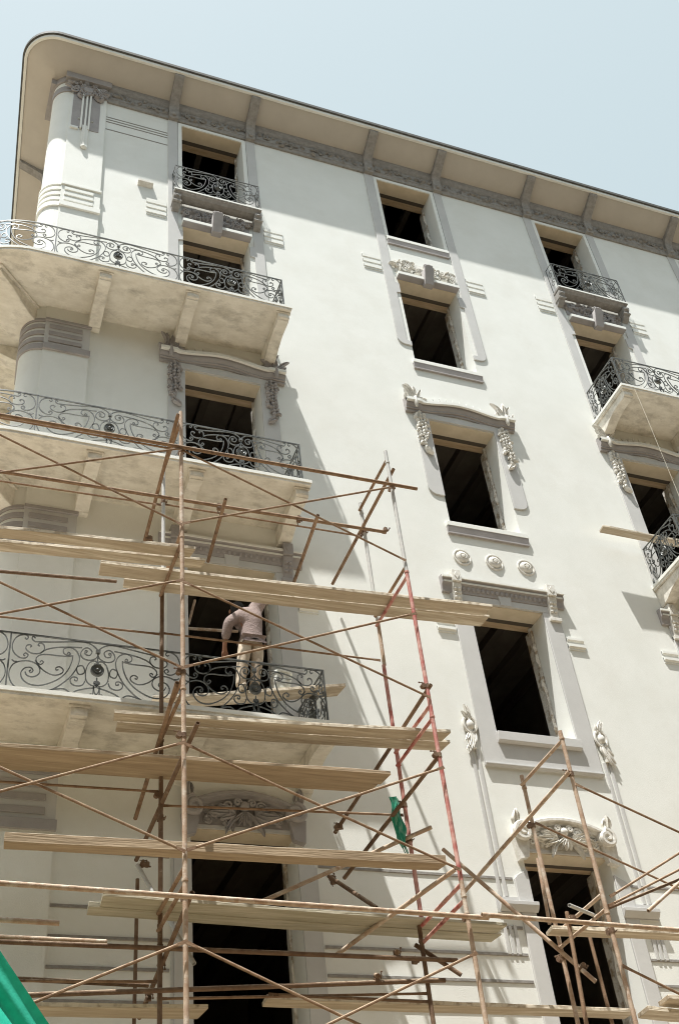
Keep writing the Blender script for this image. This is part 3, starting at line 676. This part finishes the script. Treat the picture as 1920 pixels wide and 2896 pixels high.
def small_balcony(c, zt):
    zb = zt - .09; x0, x1 = c - .97, c + .97
    s = MB(); s.box(x0, x1, -1.03, -.001, zb, zt); BA = s.build('balcony', 'soffit', BLD, smooth=False)
    e = MB(); e.box(x0 - .015, x1 + .015, -1.045, -1.028, zt - .05, zt + .004); e.box(x0 - .015, x0 + .002, -1.028, -.001, zt - .05, zt + .004); e.box(x1 - .002, x1 + .015, -1.028, -.001, zt - .05, zt + .004)
    e.build('slab_nosing', 'wall', BA, smooth=False)
    for xb in (x0 + .04, x1 - .23): bracket(BA, xb, xb + .19, zb - .002)
    pts = [(x0 + .06, -.01), (x0 + .06, -.98), (x1 - .06, -.98), (x1 - .06, -.01)]
    P, acc = poly_path(pts); rail('railing', BA, P, acc, zt + .01, .80)
for f in (5, 4): small_balcony(C3, LV[f])
small_balcony(C3, LV[3])
def juliet(c):
    s = MB(); s.box(c - .86, c + .86, -.27, -.03, 20.69, 20.75); s.side_prism([(-.25, 20.69), (-.20, 20.63), (-.03, 20.625), (-.03, 20.69)], c - .84, c + .84)
    BA = s.build('balconet', 'dim', BLD, bevel=.006)
    e = MB(); e.box(c - .865, c + .865, -.275, -.268, 20.715, 20.755); e.build('slab_nosing', 'wall', BA, smooth=False)
    for x in (c - .80, c + .80):
        b = MB(); b.side_prism([(-.03, 20.62), (-.24, 20.62), (-.24, 20.55), (-.20, 20.50), (-.17, 20.40), (-.10, 20.33), (-.03, 20.30)], x - .07, x + .07); b.blob((x, -.24, 20.56), .035, .02, .03)
        b.box(x - .085, x + .085, -.22, -.03, 20.42, 20.46); b.build('bracket', 'dim', BA, bevel=.005)
    P, acc = poly_path([(c - .84, -.03), (c - .84, -.25), (c + .84, -.25), (c + .84, -.03)])
    mb = MB(); L = acc; zb, h = 20.755, .80
    for q, rr in ((h, .011), (.02, .008)): mb.path([P(l, zb + q) for l in L], rr, 4)
    panel(mb, P, L[1], L[2], zb, h, .0085)
    for l in L: mb.path([P(l, zb), P(l, zb + h)], .011, 4)
    for a, b in ((L[0], L[1]), (L[2], L[3])):
        m_ = (a + b) / 2
        for zc, rr in ((.25, .09), (.55, .09)): mb.path([P(m_ + math.cos(t * .5) * rr * (1 - t / 22), zb + zc + math.sin(t * .5) * rr * 1.3 * (1 - t / 22)) for t in range(18)], .007, 4)
    mb.build('railing', 'iron', BA)
juliet(C1); juliet(C3)

# ================================================================== SCAFFOLDS
OY, IY = -2.2, -1.15
class Scaf:
    def __init__(s, label, loc): s.t = thing('scaffold', label, 'scaffold', loc, 'tube scaffolds in front of the building')
    def tube(s, name, a, b, m='rust', r=.024, collars=()):
        mb = MB(); mb.tube(a, b, r)
        A = Vector(a); B = Vector(b); d = (B - A).normalized()
        for f in collars:
            p = A.lerp(B, f); mb.path([p - d * .035, p + d * .035], r * 1.28, 12)
        return mb.build(name, m, s.t)
    def post(s, x, y, z0, z1, m, joints):
        mb = MB(); mb.tube((x, y, z0), (x, y, z1), .0245)
        for z in joints: mb.path([(x, y, z - .012), (x, y, z + .012)], .031, 12); 
        return mb.build('post', m, s.t)
    def brace(s, a, b, m='rust', r=.0135, flat=True):
        mb = MB(); A = Vector(a); B = Vector(b); d = (B - A).normalized(); mb.path([A + d * .1, B - d * .1], r, 8)
        if flat:
            for p, q in ((A, A + d * .13), (B, B - d * .13)):
                u = d.cross(Vector((0, 1, 0))).normalized() * .018; w_ = Vector((0, .004, 0))
                mb.loft([[p + u - w_, p + u + w_, p - u + w_, p - u - w_], [q + u * .7 - w_, q + u * .7 + w_, q - u * .7 + w_, q - u * .7 - w_]])
        return mb.build('brace', m, s.t)
    def coupler(s, p, ax1=(0, 0, 1), ax2=(1, 0, 0), m='dark'):
        mb = MB(); p = Vector(p); a = Vector(ax1).normalized(); b = Vector(ax2).normalized(); n = a.cross(b).normalized()
        mb.path([p - a * .026, p + a * .026], .031, 10); q = p + n * .048; mb.path([q - b * .025, q + b * .025], .030, 10)
        mb.path([p, q], .018, 8)
        for (c, ax, o) in ((p, a, b), (q, b, a)):
            e = c + o * .045 + n * .008; mb.path([e - n * .04, e + n * .045], .006, 6); mb.path([e + n * .03, e + n * .042], .011, 6); mb.path([c + o * .026, e + o * .008], .009, 6)
        return mb.build('coupler', m, s.t)
S1 = Scaf('tall rusty tube scaffold covering the left side of the facade, two bays of crossed braces', (2.56, -1.7, 0))
S2 = Scaf('lower tan tube scaffold at the right, in front of the window with the scrolled hood', (7.05, -1.7, 0))
ZT = 12.4; XA, XP, XC, XD = -.28, 2.56, 5.41, 7.05
J = (10.30, 8.22, 6.14, 4.06, 2.0)
S1.post(XP, OY, 0, ZT + .02, 'lit_dust', J); S1.post(XP + .03, IY, 10.30, ZT, 'grey', ()); S1.post(XP + .02, IY, 0, 10.30, 'dark', J)
S1.post(XC, OY, 10.32, ZT + .02, 'grey', (ZT - .2,)); S1.post(XC, OY, 6.3, 10.32, 'red', (10.30, 8.22)); S1.post(XC, OY, 0, 6.3, 'lit_dust', (6.14, 4.06))
S1.post(XC + .03, IY, 10.32, ZT, 'grey', (ZT - .2,)); S1.post(XC + .03, IY, 9.62, 10.32, 'lit_dust', ()); S1.post(XC + .02, IY, 6.35, 9.62, 'red', (8.2,)); S1.post(XC - .02, IY, 0, 6.35, 'dark', (6.1,))
S1.post(XA, OY, 0, ZT, 'lit_dust', J); S1.post(XA, IY, 0, ZT, 'dark', J)
ZU = (11.70, 9.62, 7.55, 5.55, 3.5); ZL = (10.46, 8.45, 6.40, 4.32, 2.3)
for zu, zl in zip(ZU, ZL):
    for xa, xb in ((XA, XP), (XP, XC)):
        S1.brace((xa, OY - .035, zu), (xb, OY - .035, zl)); S1.brace((xa, OY - .065, zl), (xb, OY - .065, zu))
    S1.brace((XP, IY + .03, zu + .08 if zu > 8 else zu - .1), (XC, IY + .03, zu + .09 if zu > 8 else zu + .02)); S1.brace((XA, IY + .03, zu), (XP, IY + .03, zu + .06))
# frames: top rail of one lift and bottom rail of the next
for x, mm in ((XP, 'rust'), (XC, 'red'), (XA, 'rust')):
    for zf in (12.26, 10.39, 10.24, 8.37, 8.20, 6.27, 6.10, 4.2, 4.0):
        S1.tube('transom', (x, OY, zf), (x, IY, zf - .01), 'rust' if zf > 10.3 else mm, .021)
def ends(name, a, b, m='rust', r=.024): return S1.tube(name, a, b, m, r)
ends('ledger', (-.6, -2.26, 11.70), (5.75, -2.26, 11.74)); S1.brace((.0, -2.2, 11.72), (2.512, -2.23, 11.688), flat=False)
ends('ledger', (-.6, -1.21, 11.78), (5.74, -1.21, 11.86)); S1.brace((-.3, IY, 10.2), (2.118, IY, 10.366), 'dark', .022, False)
ends('ledger', (-.6, -2.27, 6.01), (5.6, -2.27, 5.898), 'lit_dust'); ends('ledger', (-.5, -2.2, 5.71), (1.446, -2.2, 5.686), 'lit_dust')
ends('ledger', (-.5, -1.21, 5.95), (2.05, -1.21, 5.935), 'lit_dust'); ends('ledger', (.4, -1.215, 5.90), (5.74, -1.215, 5.885), 'dark')
ends('ledger', (.2, -.5, 5.85), (2.62, -.5, 5.80), 'dark'); ends('ledger', (.9, -1.2, 5.40), (5.57, -1.2, 5.68), 'dark'); ends('ledger', (-.6, -2.2, 8.2), (.46, -2.2, 7.55), 'grey') if False else None
S1.brace((3.66, IY, 5.507), (5.40, IY, 5.475), 'dark', .016)
PUT = [((2.50, -2.30, 12.26), (2.50, -.45, 11.66), 'rust'), ((2.50, -2.18, 8.30), (2.53, -.12, 7.80), 'rust'), ((2.64, -2.45, 7.667), (2.55, -.12, 7.30), 'dark'),
       ((2.64, -2.146, 6.048), (2.62, -.1, 5.62), 'dark'), ((5.46, -2.25, 12.05), (5.32, -.12, 11.70), 'rust'),
       ((4.39, -2.0, 11.2), (4.72, -.12, 11.60), 'rust'), ((3.30, -1.60, 11.60), (3.42, -.30, 11.62), 'rust'),
       ((5.44, -2.25, 8.62), (4.97, -.10, 7.82), 'dark'), ((5.42, -2.20, 7.74), (5.02, -.12, 7.24), 'dark'), ((5.40, -2.14, 6.45), (4.62, -.62, 6.13), 'lit_dust'), ((5.66, -1.28, 7.36), (3.84, -.6, 6.695), 'lit_dust')]
for a, b, m in PUT: ends('putlog', a, b, m)
ends('tie_tube', (4.65, -.55, 7.05), (4.92, -1.15, 6.44), 'dark'); ends('tie_tube', (5.36, -1.05, 6.10), (5.74, -1.25, 5.72), 'dark'); ends('tie_tube', (2.50, -.42, 7.10), (2.93, -1.10, 5.80), 'grey')
ends('prop', (2.52, -.3, 4.6), (2.53, -.3, 7.0), 'dark', .02)
for p, a, b in (((XP, OY, 11.72), (0, 0, 1), (1, 0, 0)), ((XP + .03, IY, 11.80), (0, 0, 1), (1, 0, 0)), ((XC, OY, 11.74), (0, 0, 1), (1, 0, 0)), ((XC + .03, IY, 11.86), (0, 0, 1), (1, 0, 0)),
                ((3.33, -1.2, 11.84), (0, 1, 0), (1, 0, 0)), ((4.45, -1.2, 11.86), (0, 1, 0), (1, 0, 0)), ((XP, OY, 8.42), (0, 0, 1), (0, 1, 0)), ((XP, OY, 7.66), (0, 0, 1), (0, 1, 0)), ((XP, OY, 5.98), (0, 0, 1), (1, 0, 0)),
                ((XC, OY, 8.62), (0, 0, 1), (0, 1, 0)), ((XC, OY, 7.73), (0, 0, 1), (0, 1, 0)), ((XC + .02, IY, 7.68), (0, 0, 1), (0, 1, 0)), ((XC + .02, IY, 7.25), (0, 0, 1), (1, .3, .3)), ((XC, OY, 5.93), (0, 0, 1), (1, 0, 0)), ((5.30, IY, 5.90), (0, 0, 1), (1, 0, 0)),
                ((XP + .02, IY, 7.55), (0, 0, 1), (0, 1, 0)), ((XP + .02, IY, 7.30), (0, 0, 1), (1, 0, 0)), ((XP + .02, IY, 5.93), (0, 0, 1), (1, 0, 0)), ((2.55, -.45, 7.10), (0, 1, 0), (0, 0, 1)), ((4.70, -.55, 6.98), (1, 0, .3), (0, 1, 0)),
                ((2.52, -.52, 11.68), (0, 1, 0), (0, 0, 1)), ((5.72, -1.2, 11.87), (1, 0, 0), (0, 0, 1)), ((4.96, -.2, 7.85), (0, 1, 0), (0, 0, 1)), ((5.05, -1.2, 5.9), (1, 0, 0), (0, 1, .5)), ((4.80, -1.2, 5.65), (1, 0, 0), (0, 1, .5)),
                ((2.62, -1.0, 5.82), (0, 1, 0), (1, 0, 0)), ((2.62, -.5, 5.72), (0, 1, 0), (1, 0, 0))):
    S1.coupler(p, a, b)
S1.tube('ledger', (3.0, .25, 10.83), (3.98, .25, 10.91), 'lit_dust', .022); S1.brace((3.40, .25, 11.45), (3.26, .25, 10.83), 'lit_dust', .02, False)
# right-hand scaffold
XE = 9.95
S2.post(XD, OY, 0, 8.22, 'lit_dust', (8.12, 6.05, 4.0)); S2.post(XD + .03, IY, 0, 8.22, 'lit_dust', (8.05, 6.0)); S2.post(XE, OY, 0, 6.3, 'lit_dust', ()); S2.post(XE, IY, 0, 6.3, 'lit_dust', ())
for zf in (8.10, 6.25, 6.09, 4.2): S2.tube('transom', (XD, OY, zf), (XD, IY, zf - .01), 'lit_dust', .021)
S2.tube('ledger', (5.5, -2.33, 5.90), (XE + .3, -2.33, 5.79), 'lit_dust')
S2.tube('putlog', (XD - .05, -2.25, 7.66), (6.546, -.1, 7.131), 'lit_dust')
S2.brace((XD, OY - .03, 7.52), (XE, OY - .03, 6.35)); S2.brace((XD + .05, IY - .03, 7.58), (XE, IY - .03, 6.44)); S2.brace((XD, OY - .03, 5.49), (XE, OY - .03, 4.2))
S2.brace((XD + .06, OY - .04, 6.21), (8.9, OY - .04, 7.15)); S2.brace((XD + .06, OY + .04, 6.14), (8.75, OY + .04, 6.87)); S2.tube('tie_tube', (XD + .07, OY + .08, 6.13), (8.75, OY + .08, 6.73), 'dark', .016); S2.tube('tie_tube', (7.569, OY, 6.096), (8.6, OY, 6.78), 'lit_dust', .02)
S2.tube('tie_tube', (6.07, -.7, 7.40), (7.22, -1.45, 5.62), 'lit_dust'); S2.tube('prop', (7.36, -.6, 6.60), (7.40, -.6, 7.42), 'lit_dust', .022); S2.tube('prop', (7.90, -.6, 4.6), (7.87, -.6, 6.46), 'rust', .022)
S2.tube('prop', (6.55, -2.1, 4.9), (6.63, -2.1, 6.08), 'rust', .022); S2.tube('tie_tube', (6.60, -2.22, 6.10), (7.12, -1.9, 6.14), 'grey', .02)
for p, a, b in (((XD, OY, 7.66), (0, 0, 1), (0, 1, 0)), ((XD + .03, IY, 7.55), (0, 0, 1), (0, 1, 0)), ((XD, OY, 5.86), (0, 0, 1), (1, 0, 0)), ((6.62, -2.2, 5.97), (0, 0, 1), (1, 0, 0)), ((XD + .03, IY, 5.98), (0, 0, 1), (1, .5, 0)), ((7.12, -1.38, 5.78), (1, 0, -1), (0, 1, 0))):
    S2.coupler(p, a, b)

# ================================================================== PLANKS
def plank(label, a, b, z, th=.045, m='wood', zb=None, group='scaffold boards'):
    """a, b: ((x, y near, y far) at the left / right end); z bottom at left, zb at right"""
    zb = z if zb is None else zb; mb = MB(); r = random.Random(label); n = 14; rings = []
    for i in range(n + 1):
        f = i / n; x0 = a[0] + (b[0] - a[0]) * f
        yn = a[1] + (b[1] - a[1]) * f; yf = a[2] + (b[2] - a[2]) * f; zz = z + (zb - z) * f + .006 * math.sin(f * 5 + a[0]); w_ = .004
        j = lambda: r.uniform(-w_, w_)
        sk = (.03 if i == n else -.02 if i == 0 else 0)
        rings.append([(x0 + sk, yn + j(), zz + j() * .5), (x0, yf + j(), zz + j() * .5), (x0, yf + j(), zz + th + j()), (x0 + sk, yn + j(), zz + th + j())])
    mb.loft(rings); o = mb.build('plank', m, bevel=.004); return tag(o, label, 'plank', group)
plank('long plank at the left edge, topmost board of the scaffold, ending just past the post', (-.2, -1.84, -1.67), (2.73, -2.07, -1.90), 10.27)
plank('plank tucked behind the topmost long board, reaching past the left post', (-.2, -1.60, -1.42), (2.90, -1.90, -1.74), 10.262, .04)
plank('near board of the pair above the worker, running right to the middle window', (1.77, -1.55, -1.32), (6.76, -1.82, -1.62), 10.27, .045)
plank('far board of the pair above the worker, with its end cut short at the left', (2.10, -1.31, -1.14), (6.82, -1.60, -1.37), 10.275, .04)
plank('near board below the lowest corner balcony railing, front edge lit white', (2.0, -1.53, -1.37), (5.78, -1.85, -1.65), 8.26)
plank('far board below the lowest corner balcony railing, hidden behind its twin', (2.07, -1.35, -1.16), (5.87, -1.64, -1.44), 8.262, .04)
plank('dark near board under the lowest corner balcony, running off the left edge', (-.2, -1.43, -1.19), (5.03, -1.67, -1.43), 7.76, .045, 'wood2')
plank('dark far board under the lowest corner balcony, a little shorter at the right', (-.2, -1.18, -.97), (4.97, -1.42, -1.22), 7.765, .04, 'wood2')
plank('thick reddish brown beam crossing the carved lintel of the lowest left doorway', (.97, -1.82, -1.66), (5.37, -1.98, -1.82), 6.58, .10, 'wood2')
plank('grey weathered board under the long pale tube, topmost of its pair', (1.97, -1.46, -1.20), (6.38, -1.24, -1.03), 6.27, .035, 'wood3')
plank('grey weathered board behind its twin, jutting further left under the long pale tube', (1.88, -1.22, -1.02), (6.42, -1.01, -.80), 6.262, .06, 'wood3')
plank('pale board at the lower left corner, passing behind the green tarpaulin', (.6, -.66, -.40), (3.13, -.76, -.46), 5.5, .045)
plank('lowest long board at the bottom edge, spanning from doorway to doorway', (3.69, -1.06, -.84), (8.0, -.90, -.68), 5.5, .045)
plank('board behind the long tube on the right scaffold', (6.85, -1.46, -1.28), (9.9, -1.55, -1.37), 6.16, .045)
plank('short end of board poking in at the bottom right corner', (8.17, -.97, -.71), (8.9, -.90, -.62), 5.5, .05)
plank('slanted short board resting above the bottom right corner', (8.42, -1.06, -.81), (9.3, -1.0, -.74), 5.6, .05)
plank('single plank sticking out left across the small right balcony', (10.28, -.40, -.24), (13.2, -.40, -.24), 13.60, .04, 'wood', 13.55)
plank('plank the worker stands on, sloping up over the balcony railing', (2.6, -.72, -.47), (5.04, -.72, -.47), 9.03, .045, 'wood', 9.53)

# ================================================================== WORKER
def skin_mesh(name, verts, edges, radii, m, root=0, sub=1):
    me = bpy.data.meshes.new(name); me.from_pydata(verts, edges, []); o = bpy.data.objects.new(name, me); COL.objects.link(o)
    sm = o.modifiers.new('skin', 'SKIN'); sm.use_smooth_shade = True
    for i, q in enumerate(radii):
        d = me.skin_vertices[0].data[i]; d.radius = (q, q) if not isinstance(q, tuple) else q; d.use_root = (i == root)
    ss = o.modifiers.new('sub', 'SUBSURF'); ss.levels = sub; ss.render_levels = sub
    dg = bpy.context.evaluated_depsgraph_get(); nm = bpy.data.meshes.new_from_object(o.evaluated_get(dg)); nm.name = name
    bpy.data.objects.remove(o); nm.materials.clear(); nm.materials.append(M[m])
    nm.polygons.foreach_set('use_smooth', [True] * len(nm.polygons))
    return nm
def link(name, me, parent):
    o = bpy.data.objects.new(name, me); COL.objects.link(o)
    if parent:
        o.parent = parent; o.matrix_parent_inverse = Matrix.Translation(-root_loc(parent))
    return o
Y = -.60
foL, foR = (3.70, Y - .02, 9.33), (3.87, Y + .02, 9.36)
V = [(3.88, Y, 10.20),                                            # 0 pelvis
     (3.885, Y + .01, 10.36), (3.875, Y + .03, 10.52), (3.85, Y + .09, 10.62), (3.81, Y + .16, 10.67), (3.79, Y + .22, 10.72), (3.78, Y + .27, 10.80),   # 1-6 spine, neck, head
     (3.80, Y, 10.12), (3.74, Y - .03, 9.78), (3.71, Y, 9.42), (3.69, Y - .10, 9.36),      # 7-10 left leg
     (3.96, Y, 10.13), (3.93, Y - .02, 9.80), (3.89, Y + .03, 9.45), (3.87, Y - .09, 9.39),  # 11-14 right leg
     (3.70, Y + .03, 10.50), (3.57, Y - .04, 10.36), (3.545, Y + .08, 10.10), (3.55, Y + .12, 10.02),   # 15-18 left arm
     (3.95, Y + .02, 10.64), (4.06, Y - .03, 10.84), (4.14, Y + .08, 11.06), (4.16, Y + .11, 11.14)]     # 19-22 right arm
Ed = [(0, 1), (1, 2), (2, 3), (3, 4), (4, 5), (5, 6), (0, 7), (7, 8), (8, 9), (9, 10), (0, 11), (11, 12), (12, 13), (13, 14), (2, 15), (15, 16), (16, 17), (17, 18), (2, 19), (19, 20), (20, 21), (21, 22)]
Ra = [.12, .12, .14, .10, .05, .085, .075, .085, .06, .04, .035, .085, .06, .04, .035, .06, .043, .032, .03, .06, .043, .032, .03]
hand_roots = []
for base, d in ((18, (0, .03, -1)), (22, (.2, .1, 1))):
    dv = Vector(d).normalized(); sd = dv.cross(Vector((0, 1, 0))).normalized(); p = Vector(V[base])
    for k, (of, ln) in enumerate(((-.027, .062), (-.009, .075), (.009, .07), (.026, .052))):
        a = p + dv * .035 + sd * of; i = len(V); V += [tuple(a), tuple(a + dv * ln * .55 + Vector((0, .012, 0))), tuple(a + dv * ln * .85 + Vector((0, .035, 0)))]
        Ed += [(base, i), (i, i + 1), (i + 1, i + 2)]; Ra += [.011, .009, .008]
    i = len(V); V += [tuple(p + sd * .035 + dv * .01), tuple(p + sd * .055 + dv * .045 + Vector((0, .02, 0)))]; Ed += [(base, i), (i, i + 1)]; Ra += [.012, .009]
PE = thing('person', 'worker seen from behind in mauve shirt and pale trousers, right arm raised', 'person', (3.8, Y, 9.28))
body = skin_mesh('body', V, Ed, Ra, 'skin'); link('body', body, PE)
sv = [(3.882, Y, 10.19), V[1], V[2], V[3], V[15], V[16], (3.547, Y + .06, 10.14), V[19], V[20], (4.13, Y + .07, 11.02), (3.882, Y, 10.15), (3.882, Y, 10.115)]
sh = skin_mesh('shirt', sv, [(10, 11), (10, 0), (0, 1), (1, 2), (2, 3), (2, 4), (4, 5), (5, 6), (2, 7), (7, 8), (8, 9)], [(.16, .142), (.165, .15), (.185, .165), (.13, .13), .10, .075, .06, .105, .085, .062, (.162, .142), (.155, .136)], 'shirt', 0, 2); link('shirt', sh, PE)
tv = [(3.885, Y, 10.22), (3.88, Y, 10.16), V[7], (3.765, Y - .025, 9.92), V[8], (3.715, Y - .005, 9.56), (3.70, Y - .01, 9.40), V[11], (3.945, Y - .015, 9.95), V[12], (3.905, Y + .01, 9.58), (3.885, Y + .02, 9.43)]
tr = skin_mesh('trousers', tv, [(0, 1), (1, 2), (2, 3), (3, 4), (4, 5), (5, 6), (1, 7), (7, 8), (8, 9), (9, 10), (10, 11)], [(.15, .12), (.14, .12), .108, .092, .082, .07, .072, .108, .092, .082, .07, .072], 'trousers', 0, 2); link('trousers', tr, PE)
bt = MB(); bt.path([(3.882 + .150 * math.cos(t), Y + .132 * math.sin(t), 10.085) for t in [2 * pi * i / 20 for i in range(21)]], .014, 6); bt.build('belt', 'hair', PE)
hx, hy, hz = 3.785, Y + .25, 10.79
hr = MB(); hr.blob((hx, hy - .025, hz + .01), .098, .10, .112, 0, 14, 10); hr.build('hair', 'hair', PE)
fc = MB(); fc.blob((hx, hy + .11, hz - .03), .018, .022, .028); fc.blob((hx - .03, hy + .085, hz), .012, .012, .009); fc.blob((hx + .03, hy + .085, hz), .012, .012, .009); fc.blob((hx, hy + .09, hz - .08), .03, .012, .009)
fc.blob((hx - .095, hy + .01, hz - .02), .014, .03, .035); fc.blob((hx + .095, hy + .01, hz - .02), .014, .03, .035); fc.build('face_feature', 'skin', PE)
for p in (foL, foR):
    s_ = MB(); s_.blob((p[0], p[1] - .05, p[2] + .01), .055, .14, .045, 0, 12, 8); s_.build('shoe', 'shoe', PE)

# bucket
BK = thing('bucket', 'white plastic bucket standing on the sloping plank beside the worker', 'bucket', (4.24, -.60, 9.42))
b = MB(); b.lathe((4.24, -.60, 9.415), (.06, 0, 1), [(.10, 0), (.105, .005), (.128, .22), (.137, .222), (.137, .26), (.128, .262), (.122, .24), (.098, .012), (.001, .012)], 24); b.build('pail', 'bucket', BK)
b = MB(); b.path([(4.24 + .135 * math.cos(t), -.60 - .135 * math.sin(t) * .95, 9.63 - .10 * math.sin(t)) for t in [pi * i / 14 for i in range(15)]], .004, 5); b.build('handle', 'iron', BK)

# ================================================================== CLOTHS AND CORD
def cloth(name, P, nu, nv, m, label, cat, th=.006):
    mb = MB(); vs = []
    for s in (0, 1):
        for j in range(nv + 1):
            for i in range(nu + 1):
                p = P(i / nu, j / nv); vs.append((p[0], p[1] + th * s, p[2]))
    n = (nu + 1) * (nv + 1); fs = []
    for s in (0, 1):
        for j in range(nv):
            for i in range(nu):
                a = s * n + j * (nu + 1) + i; q = (a, a + 1, a + nu + 2, a + nu + 1); fs.append(q if s == 0 else q[::-1])
    for i in range(nu): fs += [(i, n + i, n + i + 1, i + 1), (nv * (nu + 1) + i, nv * (nu + 1) + i + 1, n + nv * (nu + 1) + i + 1, n + nv * (nu + 1) + i)]
    for j in range(nv): fs += [(j * (nu + 1), (j + 1) * (nu + 1), n + (j + 1) * (nu + 1), n + j * (nu + 1)), (j * (nu + 1) + nu, n + j * (nu + 1) + nu, n + (j + 1) * (nu + 1) + nu, (j + 1) * (nu + 1) + nu)]
    mb.add(vs, fs); return tag(mb.build(name, m), label, cat)
def tarpP(u, v):
    e = Vector((-.30, -2.55, 6.85)).lerp(Vector((2.05, -2.65, 3.86)), u); d = Vector((-.70, 0, -.62)) * v * (1.2 + .5 * u)
    w_ = .17 * math.sin(v * 13 + u * 1.2) * (1 - .35 * v) + .042 * math.sin(v * 36 + u * 3 + 1.2 * math.sin(u * 5)) + .018 * math.sin(v * 67 + u * 9) + .03 * math.sin(u * 9 + v * 6)
    p = e + d; return (p.x + .02 * math.sin(u * 6) * (1 - v), p.y + w_ * min(1, v * 5 + .1), p.z)
cloth('tarpaulin', tarpP, 60, 150, 'clothgreen', 'bright green tarpaulin hanging in folds at the lower left corner', 'tarpaulin')
def ragP(u, v):
    a = u * 2 * pi * .93; rr = (.048 - .012 * math.sin(v * 9)) * (1 - .6 * v ** 2.5) + .016 * math.sin(4 * a + v * 5) + .008 * math.sin(9 * a + 11 * v)
    return (5.27 + .05 * v + .012 * math.sin(v * 14) + rr * math.cos(a), -1.21 + rr * .6 * math.sin(a), 7.73 - (.62 + .09 * math.sin(a * 2.5)) * v)
cloth('rag', ragP, 22, 20, 'net', 'crumpled green rag tied to the inner red scaffold post', 'rag', .004)
mb = MB(); mb.path(catmull([(11.44, -1.055, 16.66), (11.45, -1.06, 16.0), (11.47, -1.05, 15.2), (11.49, -1.04, 14.3), (11.50, -1.03, 13.62)], 5), .0035, 5)
tag(mb.build('hanging_cord', 'cord'), 'thin pale cord hanging from the upper small balcony at the right to the railing below', 'cord')
